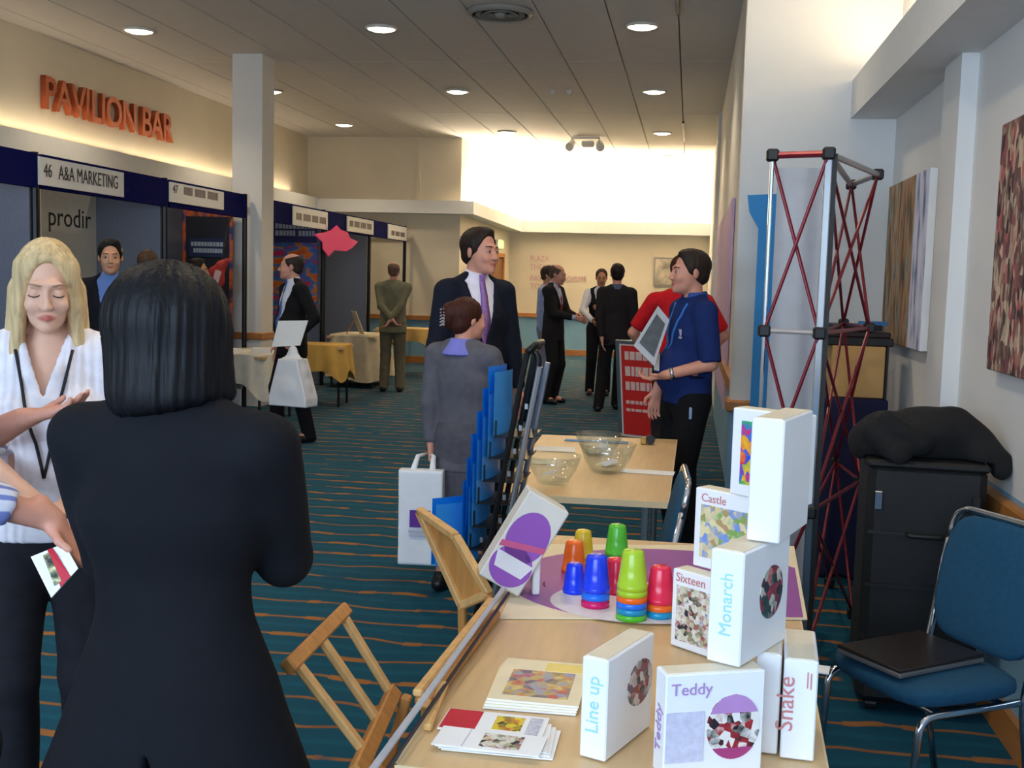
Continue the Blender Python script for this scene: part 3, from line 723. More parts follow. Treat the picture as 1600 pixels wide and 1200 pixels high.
    if face:
        for sx in (-1, 1):
            if lidded:
                a_ = [hp((sx*(.032+.0145*math.cos(t)), -.0925+.006*abs(math.cos(t)), -.0035-.0045*math.sin(t))) for t in np.linspace(0, PI, 9)]
                MB().tube(a_, .0016*s, 6).build('eyelashes', mat('lash_dark', (58, 44, 40), .8), P, True)
            else:
                e = MB(); e.lathe([(0, -.0118), (.006, -.0095), (.0105, -.004), (.0118, 0), (.0105, .004), (.006, .0095), (0, .0118)], n=12); eo = e.build('eye', mat('eye_white', (206, 198, 192), .3), P, True)
                eo.location = tuple(hp((sx*.032, -.0826, -.001))); eo.scale = (s, s, .46*s)
                ii = MB().lathe([(0, -.0062), (.0062, -.005), (.0066, -.0035), (.0, -.002)], n=12, R=RH@rotx(-PI/2)); ii.v = [tuple(np.array(v)*s*np.array((1, 1, .85))) for v in ii.v]
                io = ii.build('iris', mat('iris_dark', (44, 33, 28), .25), P, True); io.location = tuple(hp((sx*.032, -.0893, -.001)))
                a_ = [hp((sx*(.032+.0135*math.cos(t)), -.0940+.007*abs(math.cos(t)), -.001+.0058*math.sin(t))) for t in np.linspace(0, PI, 9)]
                MB().tube(a_, .0013*s, 6).build('eyelid_line', mat('lash_dark', (58, 44, 40), .8), P, True)
            bw = [hp((sx*(.014+.037*t), -.0965+.019*t*t, .0235+.0045*math.sin(PI*t*.8)-.002*t)) for t in np.linspace(0, 1, 8)]
            MB().tube(bw, [v*s for v in (.0022, .0030, .0032, .0031, .0029, .0025, .002, .001)], 6).build('eyebrow', mat('brow_%d_%d_%d' % hairc, tuple(int(v*.75) for v in hairc), .8), P, True)
    # ---- hair
    hr = hair_mat('%d_%d_%d' % hairc, hairc)
    if hair:
        hh = min(hc, .008); span = .30*s
        F = SDF(hcn-span-np.array([0, 0, .2*s if hair in ('long', 'bob') else 0]), hcn+span, hh if hair not in ('long', 'bob') else .006)
        def facecut(fy=-.098, fz=-.045, ry=.09, rx=.066, rz=.105): F.ell(hp((0, fy, fz)), np.array((rx, ry, rz))*s, k=.012, R=RH, op='sub')
        if hair in ('short', 'crop', 'bald'):
            e = {'short': .009, 'crop': .006, 'bald': .006}[hair]
            F.ell(hp((0, .022, .04)), np.array((.076+e, .096+e, .084+e))*s, k=.01, R=RH)
            F.ell(hp((0, .058, -.025)), np.array((.058+e, .046+e, .048))*s, k=.02, R=RH)
            if hair == 'short':
                F.ell(hp((.01, -.02, .105)), np.array((.05, .05, .024))*s, k=.02, R=RH)
                for sx in (-1, 1): F.ell(hp((sx*.074, -.006, .012)), np.array((.010, .012, .030))*s, k=.01, R=RH)
            facecut(fz=-.025, rz=.116 if hair == 'short' else .122, ry=.09, rx=.080)
            for sx in (-1, 1): F.ell(hp((sx*.085, -.075, .005)), np.array((.03, .05, .062))*s, k=.01, R=RH, op='sub')
            if hair == 'bald': F.ell(hp((0, -.02, .12)), np.array((.075, .1, .055))*s, k=.02, R=RH, op='sub')
            for sx in (-1, 1): F.ell(hp((sx*.09, .004, -.02)), np.array((.022, .03, .045))*s, k=.01, R=RH, op='sub')
            ds = None; amp = .0025
        elif hair == 'bob':
            F.ell(hp((0, .03, .045)), np.array((.116, .120, .104))*s, k=.02, R=RH)
            F.cap(hp((0, .045, .02)), hp((0, .055, -.10)), .118*s, .114*s, k=.03, sq=.9, axis=RH@np.array((0, 1, 0)))
            for sx in (-1, 1): F.cap(hp((sx*.07, .01, .0)), hp((sx*.088, -.005, -.115)), .045*s, .034*s, k=.03)
            facecut(fy=-.125, ry=.10)
            F.fn(lambda X, Y, Z: (Z-(hcn[2]-.150*s))+.18*(X-hcn[0])+.25*np.maximum(0, .02-(Y-hcn[1])), op='sub', k=.02)
            amp = .004
        elif hair == 'long':
            F.ell(hp((0, .022, .045)), np.array((.080, .102, .091))*s, k=.02, R=RH)
            F.cap(hp((0, .065, .0)), hp((0, .075, -.20)), .08*s, .075*s, k=.03, sq=.7, axis=RH@np.array((0, 1, 0)))
            for sx in (-1, 1):
                F.cap(hp((sx*.058, -.02, .06)), hp((sx*.072, -.035, -.05)), .026*s, .021*s, k=.03)
                F.cap(hp((sx*.072, -.035, -.05)), hp((sx*.082, -.045, -.205)), .021*s, .022*s, k=.02, sq=.85, axis=(0, 1, 0))
                F.cap(hp((sx*.07, .03, -.02)), hp((sx*.085, .03, -.20)), .035*s, .034*s, k=.03)
            F.ell(hp((.004, -.1, -.022)), np.array((.060, .078, .124))*s, k=.012, R=RH, op='sub')
            F.cap(hp((0, -.09, -.1)), hp((0, -.06, -.26)), .052*s, .048*s, k=.01, op='sub')
            F.fn(lambda X, Y, Z: (Z-(hcn[2]-.215*s))+.10*np.abs(X-hcn[0]), op='sub', k=.012)
            amp = .0018
        elif hair == 'bun':
            F.ell(hp((0, .022, .04)), np.array((.085, .105, .094))*s, k=.01, R=RH)
            F.ell(hp((0, .06, -.03)), np.array((.068, .058, .06))*s, k=.02, R=RH)
            F.ell(hp((.02, .115, .04)), np.array((.055, .05, .062))*s, k=.02, R=RH)
            F.ell(hp((.03, .13, -.01)), np.array((.035, .03, .045))*s, k=.02, R=RH)
            facecut()
            for sx in (-1, 1): F.ell(hp((sx*.095, .0, -.03)), np.array((.028, .03, .045))*s, k=.01, R=RH, op='sub')
            amp = .003
        r = np.random.RandomState(seed+5); fr = r.randint(14, 70, 9); ph = r.uniform(0, 6.3, 9)
        def strands(p):
            q = (p-hcn)@RH; th = np.arctan2(q[:, 0], q[:, 1]+.01)+ .5*q[:, 2]
            a = sum(np.sin(fr[i]*th+ph[i]+6*q[:, 2]) for i in range(9))/9*amp*1.6
            nn = q.copy(); nn[:, 2] *= .3; nn = (nn/np.maximum(np.linalg.norm(nn, axis=1), 1e-3)[:, None])@RH.T
            return p+nn*a[:, None]
        me = F.mesh('hair', strands); link_mesh('hair', me, hr, P)
    # ---- legs
    tm = mat('cloth_%d_%d_%d' % legc, legc, .88, var=.14, scale=25, bump=.12, bscale=350, spec=.2)
    F = SDF(np.array([lo[0], lo[1], -.02]), np.array([hi[0], hi[1], 1.12*s]), hc)
    if legs == 'trousers':
        F.cap(np.array((0, 0, .93))*s, np.array((0, 0, 1.05))*s, .168*s, .15*s, k=.02, sq=.72, axis=(0, 1, 0))
        for i in (0, 1):
            F.cap(HIP[i], KN[i], .097*s, .074*s, k=.03); F.cap(KN[i], ANK[i]-np.array((0, 0, .03*s)), .074*s, .064*s, k=.02)
        F.below(.035*s); F.above(1.06*s)
        link_mesh('trousers', F.mesh('trousers', wrinkle(.006, seed, 4)), tm, P)
    else:
        F.cap(np.array((0, 0, .95))*s, np.array((0, 0, 1.05))*s, .165*s, .13*s, k=.03, sq=.75, axis=(0, 1, 0))
        F.cap(np.array((0, 0, .92))*s, np.array((0, 0, .40))*s, .178*s, .19*s, k=.05, sq=.75, axis=(0, 1, 0))
        F.below(.42*s); F.above(1.06*s)
        link_mesh('skirt', F.mesh('skirt', wrinkle(.008, seed, 2)), tm, P)
    # ---- shoes
    shm = mat('shoe_%d_%d_%d' % shoec, shoec, .35, var=.1)
    for i in (0, 1):
        F = SDF(ANK[i]-np.array((.1, .26, .12)), ANK[i]+np.array((.1, .12, .08)), .009)
        a = ANK[i]; sx = 1 if i == 0 else -1
        F.cap(a+np.array((0, .03*s, -.045*s)), a+np.array((sx*.012*s, -.145*s, -.052*s)), .040*s, .036*s, k=.02); F.cap(a+np.array((0, .015*s, -.03*s)), a+np.array((0, .005*s, .01*s)), .043*s, .04*s, k=.02)
        F.below(.002); link_mesh('shoe', F.mesh('shoe'), shm, P)
    # ---- top
    jm = mat('cloth_%d_%d_%d' % topc, topc, .85, var=.10, scale=25, bump=.12, bscale=350, spec=.2)
    shm2 = mat('shirt_%d_%d_%d' % shirtc, shirtc, .75, var=.05, scale=20, bump=.1, bscale=200) if shirtc else None
    opening = top in ('jacket', 'vest') and shirtc is not None
    Fs = None
    if shirtc and top in ('jacket', 'vest'):
        Fs = SDF(lo, hi, hc); torso(Fs, -.004)
        Fs.cap(T((0, .016, 1.44)), T((0, .008, 1.515)), .068*s, .062*s, k=.02)
        if top == 'vest': arm(Fs, SHL, EL, lw, .062, .05, .04); arm(Fs, SHR, ER, rw, .062, .05, .04)
        else:
            for E_, w_ in ((EL, lw), (ER, rw)): Fs.cap(E_, w_+unit(w_-E_)*.008*s, .03*s, .036*s, k=.01)
        Fs.below(.98*s); Fs.fn(lambda X, Y, Z: (1.535*s-Z)*1.0+0*X+(Y*.35), op='sub')
        sho = link_mesh('shirt', Fs.mesh('shirt', wrinkle(.003, seed+3)), shm2, P)
    F = SDF(lo, hi, hc)
    if top in ('jacket', 'vest'):
        g = .012 if top == 'jacket' else .006
        torso(F, g, zt=1.475)
        sq = dict(sq=.72, axis=(0, 1, 0))
        if top == 'jacket':
            wst = waist or (.15 if not fem else .135)
            F.cap(T((0, 0, 1.06)), np.array((0, .0, hem-.05))*s, (wst)*s, (.178+flare)*s, k=.05, **sq)
            arm(F, SHL, EL, lw, .068, .056, .042); arm(F, SHR, ER, rw, .068, .056, .042)
            for E_, w_ in ((EL, lw), (ER, rw)):
                d_ = unit(w_-E_); w2 = w_-d_*.012; F.fn(lambda X, Y, Z, d_=d_, w2=w2: -((X-w2[0])*d_[0]+(Y-w2[1])*d_[1]+(Z-w2[2])*d_[2]), w2-.075, w2+.075, op='sub')
            for sx in (-1, 1): F.ell(T((sx*.165*wd, .012, 1.435)), np.array((.055, .06, .035))*s, k=.03)
            F.cap(T((-.05, .045, 1.475)), T((.05, .045, 1.475)), .028*s, k=.02)
        F.below(hem*s)
        if vent: F.fn(lambda X, Y, Z: np.maximum(np.maximum(np.abs(X+.03)-.003-.03*np.clip(vent*s-Z, 0, 1), .03-Y), Z-vent*s), op='sub')
        if opening:
            wv = wv if top == 'jacket' else .095
            def vcut(X, Y, Z):
                z = Z/s; wz = np.clip((z-zb)/(1.46-zb), 0, 1.2)*wv*s
                return np.maximum(np.abs(X)-wz, Y-(-.02*s)) + 0*Z
            F.fn(vcut, op='sub')
            if top == 'jacket':
                for sx in (-1, 1):
                    pts = [T((sx*(t*wv+.012), 0, zb+(1.46-zb)*t)) for t in np.linspace(.05, 1, 7)]
                    pts = [np.array((p[0], F.probe(p[0]+sx*.02, p[2], -.12, 1)-.002, p[2])) for p in pts]
                    for a, b in zip(pts[:-1], pts[1:]): F.cap(a, b, .017*s, .017*s, k=.006, sq=.5, axis=(0, 1, 0))
                F.fn(lambda X, Y, Z: np.maximum(np.abs(X)-.004, np.maximum(Y, Z-zb*s)), op='sub') if hc < .012 else None
        else: F.fn(lambda X, Y, Z: 1.52*s-Z+0*X+0*Y, op='sub')
        nm = 'jacket' if top == 'jacket' else 'waistcoat'
        me = F.mesh(nm, wrinkle(wr, seed+1)); topo = link_mesh(nm, me, jm, P)
        if collar:
            C_ = SDF(T((0, 0, 1.47))-.2, T((0, 0, 1.5))+.2, .007); C_.cap(T((0, .02, 1.43)), T((0, .018, 1.515)), (.125 if fem else .088)*s, .074*s, k=.0); C_.cap(T((0, .02, 1.40)), T((0, .012, 1.56)), .066*s, .064*s, k=0, op='sub')
            C_.below((1.425 if fem else 1.455)*s); C_.fn(lambda X, Y, Z: 1.525*s-Z+0*X+0*Y, op='sub')
            link_mesh('collar', C_.mesh('collar'), mat('collar_%d_%d_%d' % collar, collar, .7), topo)
    else:
        g = {'polo': .008, 'tshirt': .008, 'blouse': .012, 'shirt': .008}.get(top, .008)
        torso(F, g, zt=1.485 if top != 'blouse' else 1.47); sl = sleeve if sleeve is not None else {'polo': .9, 'tshirt': .75, 'blouse': .95}.get(top, 2.0)
        F.cap(T((0, 0, 1.05)), np.array((0, 0, .9))*s, .158*s, .172*s, k=.05, sq=.72, axis=(0, 1, 0))
        for S_, E_, w_ in ((SHL, EL, lw), (SHR, ER, rw)):
            if sl <= 1: F.cap(S_, S_+(E_-S_)*sl, .066*s, .060*s, k=.03); e_ = S_+(E_-S_)*sl; d_ = unit(E_-S_)
            else: arm(F, S_, E_, E_+(w_-E_)*(sl-1), .064, .054, .046); d_ = unit(w_-E_); e_ = E_+(w_-E_)*(sl-1)
            F.fn(lambda X, Y, Z, d_=d_, e_=e_: -((X-e_[0])*d_[0]+(Y-e_[1])*d_[1]+(Z-e_[2])*d_[2]), e_-.08, e_+.08, op='sub')
        F.below(hem*s)
        if top == 'blouse':
            def vcut(X, Y, Z): z = Z/s; return np.maximum(np.abs(X)-np.clip((z-1.27)/.2, 0, 1.3)*.062*s, Y+.01)
            F.fn(vcut, op='sub')
            for sx in (-1, 1):
                pts = [T((sx*t*.066, 0, 1.27+.205*t)) for t in np.linspace(0, 1.05, 7)]; pts = [np.array((p[0], F.probe(p[0]+sx*.012, p[2], -.1, 1)-.002, p[2])) for p in pts]
                for a, b in zip(pts[:-1], pts[1:]): F.cap(a, b, .014*s, k=.004, sq=.5, axis=(0, 1, 0))
        F.fn(lambda X, Y, Z: (1.505*s-Z)+Y*.3+0*X, op='sub')
        nm = {'polo': 'polo_shirt', 'tshirt': 'tshirt', 'blouse': 'blouse'}.get(top, 'shirt')
        if shadec is not None: jm = shadec
        w0 = wrinkle(wr, seed+1)
        def pl(p):
            p = w0(p)
            if pleat: p[:, 1] += pleat*np.sin(p[:, 0]*2*PI/.024)*(p[:, 1] < -.02)*(np.abs(p[:, 0]) > .05)
            return p
        topo = link_mesh(nm, F.mesh(nm, pl), jm, P)
        if collar:
            C_ = SDF(T((0, 0, 1.47))-.2, T((0, 0, 1.5))+.2, .007); C_.cap(T((0, .02, 1.44)), T((0, .016, 1.52)), .088*s, .072*s, k=.0); C_.cap(T((0, .02, 1.38)), T((0, .012, 1.57)), .066*s, .063*s, k=0, op='sub')
            C_.below(1.44*s); C_.fn(lambda X, Y, Z: (1.525*s-Z)+.08*Y+0*X, op='sub'); C_.fn(lambda X, Y, Z: np.maximum(np.abs(X)-.02*s-(Z-1.44*s)*.3, Y), op='sub')
            link_mesh('collar', C_.mesh('collar'), mat('collar_%d_%d_%d' % collar, collar, .7), topo)
    # ---- tie
    if tiec and Fs is not None:
        mb = MB(); rows = []; zs = np.linspace(1.495, 1.0 if tieover is None else tieover, 12)
        for z in zs:
            p = T((0, 0, z)); y = Fs.probe(0, p[2], -.1, 1)-.006; t = (1.495-z)/.45; wdt = (.016+.026*min(1, t))*s
            rows.append((p[2], y, wdt))
        V = []
        for z, y, wdt in rows: V += [(-wdt, y, z), (0, y-.006, z), (wdt, y, z), (0, y+.006, z)]
        Fc = []
        for i in range(len(rows)-1): Fc += [(i*4+k, i*4+(k+1) % 4, (i+1)*4+(k+1) % 4, (i+1)*4+k) for k in range(4)]
        mb.add(V, Fc+[(0, 1, 2, 3), tuple(range(len(V)-4, len(V)))]); mb.build('tie', mat('tie_%d_%d_%d' % tiec, tiec, .5, var=.15, scale=60), sho, True)
        y = rows[0][1]; z = rows[0][0]; MB().add([(-.021*s, y-.004, z+.018), (.021*s, y-.004, z+.018), (.013*s, y-.006, z-.022), (-.013*s, y-.006, z-.022), (0, y-.018, z)], [(0, 1, 4), (1, 2, 4), (2, 3, 4), (3, 0, 4)]).build('tie_knot', MATS['tie_%d_%d_%d' % tiec], sho, True)
    P_info = dict(root=P, top=topo, lw=lw, rw=rw, EL=EL, ER=ER, s=s, hp=hp, T=T, F=F, Fs=Fs, HIP=HIP)
    return P_info
def to_world(info, p):
    P = info['root']; return rotz(P.rotation_euler[2])@np.array(p)+np.array(P.location)

# ================================================================== people
def local_of(w, loc, facing, H):
    return rotz(-math.atan2(facing[0], -facing[1]))@(np.array(w)-np.array([loc[0], loc[1], 0]))/(H/1.75)
PE = {}
# woman in black with her back to the camera
PE['bob'] = person('woman with black bobbed hair and long black jacket, back to the camera', (-.925, 1.9), (.05, 1), 1.585, 'jacket', 'trousers', (16, 17, 23), (18, 18, 23), None, None, 'tan', 'bob', (16, 15, 19),
    lh=(.10, -.30, 1.12), rh=(-.03, -.30, 1.13), lpole=(.3, .7, -.6), rpole=(-.75, .5, -.55), hb=.008, hc=.008, fem=True, hem=.50, flare=.21, wide=1.17, waist=.158, vent=.86, face=False, wr=.013, seed=3, headtilt=.05)
# blonde woman
bl = (-1.735, 2.8); bf = (.42, -.9)
PE['blonde'] = person('blonde woman in a white blouse with a black lanyard, looking down', bl, bf, 1.665, 'blouse', 'trousers', (240, 236, 244), (38, 38, 44), None, None, 'fair', 'long', (228, 186, 140),
    headpitch=.22, headyaw=.10, lh=(.09, -.27, 1.05), rh=(-.02, -.27, 1.06), lpole=(.7, .6, -.5), rpole=(-.8, .5, -.5), hb=.0055, hc=.006, fem=True, hem=.90, lidded=True, pleat=.003, wr=.004, seed=8, palmR=(0, 0, 1), palmL=(0, 0, 1))
# man at the left edge in a striped shirt
n = NB('shirt_blue_stripes', .75); x, y, z = n.sep(); w = n.math('FRACT', n.math('MULTIPLY', n.math('ADD', n.math('ADD', x, n.math('MULTIPLY', y, .6)), n.math('MULTIPLY', z, .8)), 30)); n.out(n.mix(n.step(n.math('ABSOLUTE', n.math('SUBTRACT', w, .5)), .2, .05), (120, 134, 196), (226, 226, 240)))
tl = (-1.63, 2.12); tf = (.9, .25)
PE['left'] = person('person in a blue striped shirt cut by the left edge, gesturing', tl, tf, 1.74, 'shirt', 'trousers', (200, 205, 230), (34, 34, 42), None, None, 'rosy', 'short', (60, 44, 34),
    rh=local_of(ony(82, 812, 2.18), tl, tf, 1.74), lh=local_of(ony(34, 655, 2.3), tl, tf, 1.74), rpole=(-.6, .6, -.8), lpole=(.4, .5, -.9), hb=.0075, hc=.011, hem=.88, sleeve=1.62, seed=11, curlR=.5, curlL=.25, palmR=(0, 0, 1), palmL=(0, .3, 1), shadec=n.m,
    hdirR=rotz(-math.atan2(tf[0], -tf[1]))@np.array((.5, .1, -.75)), hdirL=rotz(-math.atan2(tf[0], -tf[1]))@np.array((.95, .1, .25)))
# man with purple tie
PE['tie'] = person('tall man in a navy suit with a purple tie, smiling to the right', (-1.2, 6.22), (.62, -.76), 1.87, 'jacket', 'trousers', (24, 28, 42), (24, 28, 40), (232, 228, 244), (150, 108, 176), 'rosy', 'short', (44, 32, 28),
    headyaw=.35, hb=.007, hc=.010, smile=True, seed=21, lh=(.25, -.06, .84), rh=(-.25, -.04, .84))
# woman with hair clip, grey jacket
wl = (-1.10, 5.42); wfc = (.35, .93)
PE['bun'] = person('short woman in a grey jacket and skirt with a purple blue collar, seen from behind', wl, wfc, 1.49, 'jacket', 'skirt', (92, 92, 102), (84, 84, 94), None, None, 'rosy', 'bun', (64, 30, 20),
    headyaw=-.45, lh=local_of(ony(672, 742, 5.4), wl, wfc, 1.49), rh=(-.16, -.30, 1.02), rpole=(-.8, .5, -.5), hb=.008, hc=.010, fem=True, hem=.74, flare=.03, wide=1.08, collar=(116, 120, 206), seed=5, curlL=1.0, belly=.01)
# man in the navy polo shirt
ml = (.01, 6.42); mf = (-.92, -.40)
PE['polo'] = person('man in a navy polo shirt with a blue lanyard standing behind the middle table', ml, mf, 1.78, 'polo', 'trousers', (24, 44, 100), (20, 20, 24), None, None, 'rosy', 'short', (48, 36, 30),
    headyaw=-.05, lh=local_of(ony(1040, 586, 6.2), ml, mf, 1.78), rh=local_of(ony(1026, 612, 6.42), ml, mf, 1.78), lpole=(.5, 1, -.4), rpole=(-.5, 1, .1), hb=.0065, hc=.009, hem=.90, sleeve=.98, belly=.05, smile=True, seed=31, curlL=.6, curlR=.4,
    palmL=(0, .2, 1), collar=(36, 74, 150), palmR=(1, 0, 0), hdirR=(0, -.15, -1))
# far group
PE['a'] = person('man in a black suit with a red tie standing left in the far group', (-1.72, 14.2), (.9, -.3), 1.79, 'jacket', 'trousers', (34, 32, 34), (32, 30, 32), (190, 196, 220), (150, 36, 40), 'rosy', 'bald', (92, 78, 68), headpitch=.2,
    lh=(.10, -.32, 1.08), rh=(-.06, -.30, 1.10), hb=.011, hc=.015, seed=41)
PE['b'] = person('man in a dark waistcoat and white shirt facing us in the far group', (-1.22, 15.45), (.12, -1), 1.76, 'vest', 'trousers', (30, 28, 32), (26, 25, 28), (232, 232, 236), None, 'olive', 'crop', (70, 58, 50), headpitch=.1,
    lh=(.02, -.28, 1.22), rh=(-.12, -.30, 1.05), lpole=(1, .3, -.5), rpole=(-1, .3, -.5), hb=.011, hc=.015, hem=.98, seed=42, curlL=.8, curlR=.8)
PE['c'] = person('man in a black suit seen from behind in the far group', (-.87, 13.45), (-.12, 1), 1.80, 'jacket', 'trousers', (38, 34, 36), (34, 31, 33), None, None, 'rosy', 'short', (34, 26, 22), face=False,
    lh=(.16, .10, .86), lpole=(1, .5, 0), feet=((.17, -.10), (-.06, -.42)), hb=.011, hc=.015, seed=43, collar=(80, 90, 120))
PE['d'] = person('person in a pale blue shirt mostly hidden behind the far group', (-1.89, 14.85), (.9, -.2), 1.77, 'shirt', 'trousers', (150, 164, 200), (120, 128, 150), None, None, 'tan', 'short', (58, 44, 36), hb=.012, hc=.016, seed=44)
PE['red'] = person('person in a red shirt standing behind the polo man', (-.07, 8.5), (-.1, .99), 1.80, 'tshirt', 'trousers', (196, 26, 36), (40, 38, 44), None, None, 'rosy', 'short', (66, 34, 28), headyaw=-.5,
    lh=(.21, -.16, 1.0), rh=(-.21, -.16, 1.0), lpole=(1, .4, 0), rpole=(-1, .4, 0), hb=.009, hc=.012, sleeve=.85, seed=45, wide=1.08, face=False)
# man with the carrier bag
gl = (-3.68, 9.98); gf = (-.72, -.66)
PE['bag'] = person('heavy man in a black suit and blue tie carrying papers and a white bag', gl, gf, 1.77, 'jacket', 'trousers', (24, 23, 26), (22, 21, 24), (214, 222, 240), (66, 98, 168), 'rosy', 'bald', (56, 46, 42),
    headyaw=-.45, lh=local_of(ony(462, 528, 9.72), gl, gf, 1.77), lpole=(.6, 1, -.1), feet=((.12, .10), (-.12, -.12)), hb=.009, hc=.012, belly=.025, seed=51, zb=.97, wv=.125, curlL=.9, palmL=(-.6, 0, -.6), wide=1.04)
# grey-green suit
PE['green'] = person('man in a grey green suit with hands clasped behind his back', (-4.0, 14.75), (-.15, 1), 1.77, 'jacket', 'trousers', (128, 124, 98), (112, 104, 84), None, None, 'rosy', 'bald', (120, 92, 74), face=False,
    lh=(-.02, .19, .98), rh=(.03, .20, .95), lpole=(1, .3, -.3), rpole=(-1, .3, -.3), hb=.011, hc=.014, wide=1.1, seed=52, curlL=.7, curlR=.7, belly=.04)
# at the stands
PE['e'] = person('dark haired man in a suit with blue collar in front of the white poster', (-4.12, 7.45), (.35, -.93), 1.79, 'jacket', 'trousers', (24, 24, 32), (24, 24, 30), (96, 128, 190), None, 'tan', 'short', (24, 19, 18), headyaw=.15, hb=.010, hc=.014, smile=True, seed=61)
PE['f'] = person('brown haired person with back turned, seen just over the black hair', (-4.42, 8.6), (-.2, 1), 1.74, 'jacket', 'trousers', (44, 42, 46), (34, 32, 36), None, None, 'tan', 'short', (78, 58, 44), face=False, hb=.012, hc=.016, seed=62)
PE['g'] = person('dark haired man in profile in front of the dark poster', (-4.72, 10.15), (.85, .1), 1.70, 'jacket', 'trousers', (30, 28, 30), (30, 28, 30), (150, 60, 50), None, 'olive', 'short', (28, 20, 18), hb=.011, hc=.016, seed=63)

# ---- worn and carried details
def along(info, pts, r, name, m, key='F', off=.004):
    """cord lying on the front of a garment: (x, z) in the figure's frame"""
    F = info[key]; s = info['s']; path = []
    for x, z in pts: path.append((x*s, F.probe(x*s, z*s, -.1, 1)-off, z*s))
    return MB().tube(path, r, 6).build(name, m, info['top'], True)
M_lan = mat('lanyard_black', (26, 24, 28), .7); M_lanb = mat('lanyard_blue', (44, 110, 190), .6)
for sx in (-1, 1): along(PE['blonde'], [(sx*(.075-.075*t), 1.445-.36*t) for t in np.linspace(0, 1, 12)], .0045, 'lanyard', M_lan, off=.006)
i = PE['polo']
for sx in (-1, 1): along(i, [(sx*(.085-.07*t), 1.46-.26*t) for t in np.linspace(0, 1, 9)], .008, 'lanyard', M_lanb, off=.006)
p = np.array((.005, i['F'].probe(0, 1.14*i['s'], -.15, 1)-.02, 1.13*i['s'])); MB().box(p, (.065, .006, .10)).build('badge', M_white, i['top'])
p = np.array((.085*i['s'], i['F'].probe(.085*i['s'], 1.30*i['s'], -.1, 1)-.004, 1.30*i['s'])); MB().box(p, (.045, .004, .035)).box(p+np.array((.01, -.003, -.028)), (.05, .004, .012)).build('emblem', mat('emblem_pale', (190, 190, 214), .5), i['top'])
d_ = unit(i['lw']-i['EL']); p = i['lw']-d_*.035
MB().cyl(p-d_*.011, p+d_*.011, .036*i['s'], .034*i['s'], 16).build('wristwatch', M_chrome, i['root'], True)
# phone clipped to the belt
p = np.array((.172, -.045, .86))*i['s']; MB().box(p, (.012, .03, .07), bev=.004).build('belt_clip', mat('clip_blue', (150, 178, 214), .4), i['root'])
# hair clip of the woman in grey
i = PE['bun']; mb = MB()
for k in range(6):
    a = i['hp']((.03-.008*k*.6, .148+.003*k, .065-.018*k)); mb.cyl(a, a+i['hp']((.022, .012, -.012))-i['hp']((0, 0, 0)), .006, .004, 6)
    mb.cyl(a, a+i['hp']((-.022, .012, -.008))-i['hp']((0, 0, 0)), .006, .004, 6)
mb.build('hair_clip', mat('clip_silver', (214, 212, 214), .25, metal=.6), i['root'])

# ================================================================== furniture and large props
def cushion(c, size, R=I3, e=.45, nu=20, nv=12):
    """padded cushion: superellipsoid"""
    mb = MB(); f = lambda w, q: math.copysign(abs(w)**q, w)
    def P(u, v):
        a = -PI+2*PI*u; b = -PI/2+PI*v
        p = np.array((size[0]/2*f(math.cos(b), e)*f(math.cos(a), e), size[1]/2*f(math.cos(b), e)*f(math.sin(a), e), size[2]/2*f(math.sin(b), .7)))
        return np.array(c)+R@p
    return mb.grid(P, nu, nv)
def fillet(pts, r=.04, n=4):
    out = [np.array(pts[0], float)]
    for i in range(1, len(pts)-1):
        p0, p1, p2 = [np.array(q, float) for q in pts[i-1:i+2]]; a = p1+unit(p0-p1)*r; b = p1+unit(p2-p1)*r
        out += [(1-t)**2*a+2*t*(1-t)*p1+t*t*b for t in np.linspace(0, 1, n+1)]
    return out+[np.array(pts[-1], float)]
def banquet_chair(label, loc, facing, group='teal padded metal chairs'):
    t = thing('padded_chair', label, 'chair', (loc[0], loc[1], 0), math.atan2(facing[0], -facing[1]), group)
    cushion((0, 0, .455), (.43, .43, .075)).build('seat', M_seat, t, True)
    Rb = rotx(-.20); cushion((0, .243, .70), (.42, .05, .40), Rb, .4).build('backrest', M_seat, t, True)
    for sx in (-1, 1):
        lg = MB().tube(fillet([(sx*.20, -.21, 0), (sx*.205, -.185, .41), (sx*.205, .17, .415)], .05), .0115, 10).build('leg', M_chrome, t, True)
        MB().cyl((sx*.20, -.21, 0), (sx*.20, -.21, .025), .016).build('foot_cap', M_dark, lg)
        lg = MB().tube(fillet([(sx*.20, .26, 0), (sx*.205, .185, .40), (sx*.205, .205, .50), (sx*.213, .265, .80)], .05), .0115, 10).build('leg', M_chrome, t, True)
        MB().cyl((sx*.20, .26, 0), (sx*.20, .26, .025), .016).build('foot_cap', M_dark, lg)
    MB().tube(fillet([(-.213, .265, .78), (-.208, .285, .905), (.208, .285, .905), (.213, .265, .78)], .07, 6), .0115, 10).build('back_frame', M_chrome, t, True)
    MB().cyl((-.205, -.12, .413), (.205, -.12, .413), .009).cyl((-.205, .12, .413), (.205, .12, .413), .009).build('cross_bar', M_chrome, t)
    return t
banquet_chair('teal padded chair holding a closed laptop, by the wall', (.74, 3.40), (-.87, -.5))
banquet_chair('teal padded chair seen edge on, in front of the middle table', (-.27, 4.06), (-1, -.05))
# laptop on the chair
t = thing('laptop', 'closed black laptop lying on the teal chair', 'laptop', (.70, 3.40, .492), math.atan2(-.5, -.87)+.12)
MB().box((0, 0, .010), (.35, .25, .016), bev=.004).build('base', mat('laptop_grey', (120, 118, 118), .4, metal=.4), t)
MB().box((0, 0, .024), (.35, .25, .010), bev=.003).build('lid', mat('laptop_lid', (34, 26, 22), .3), t)

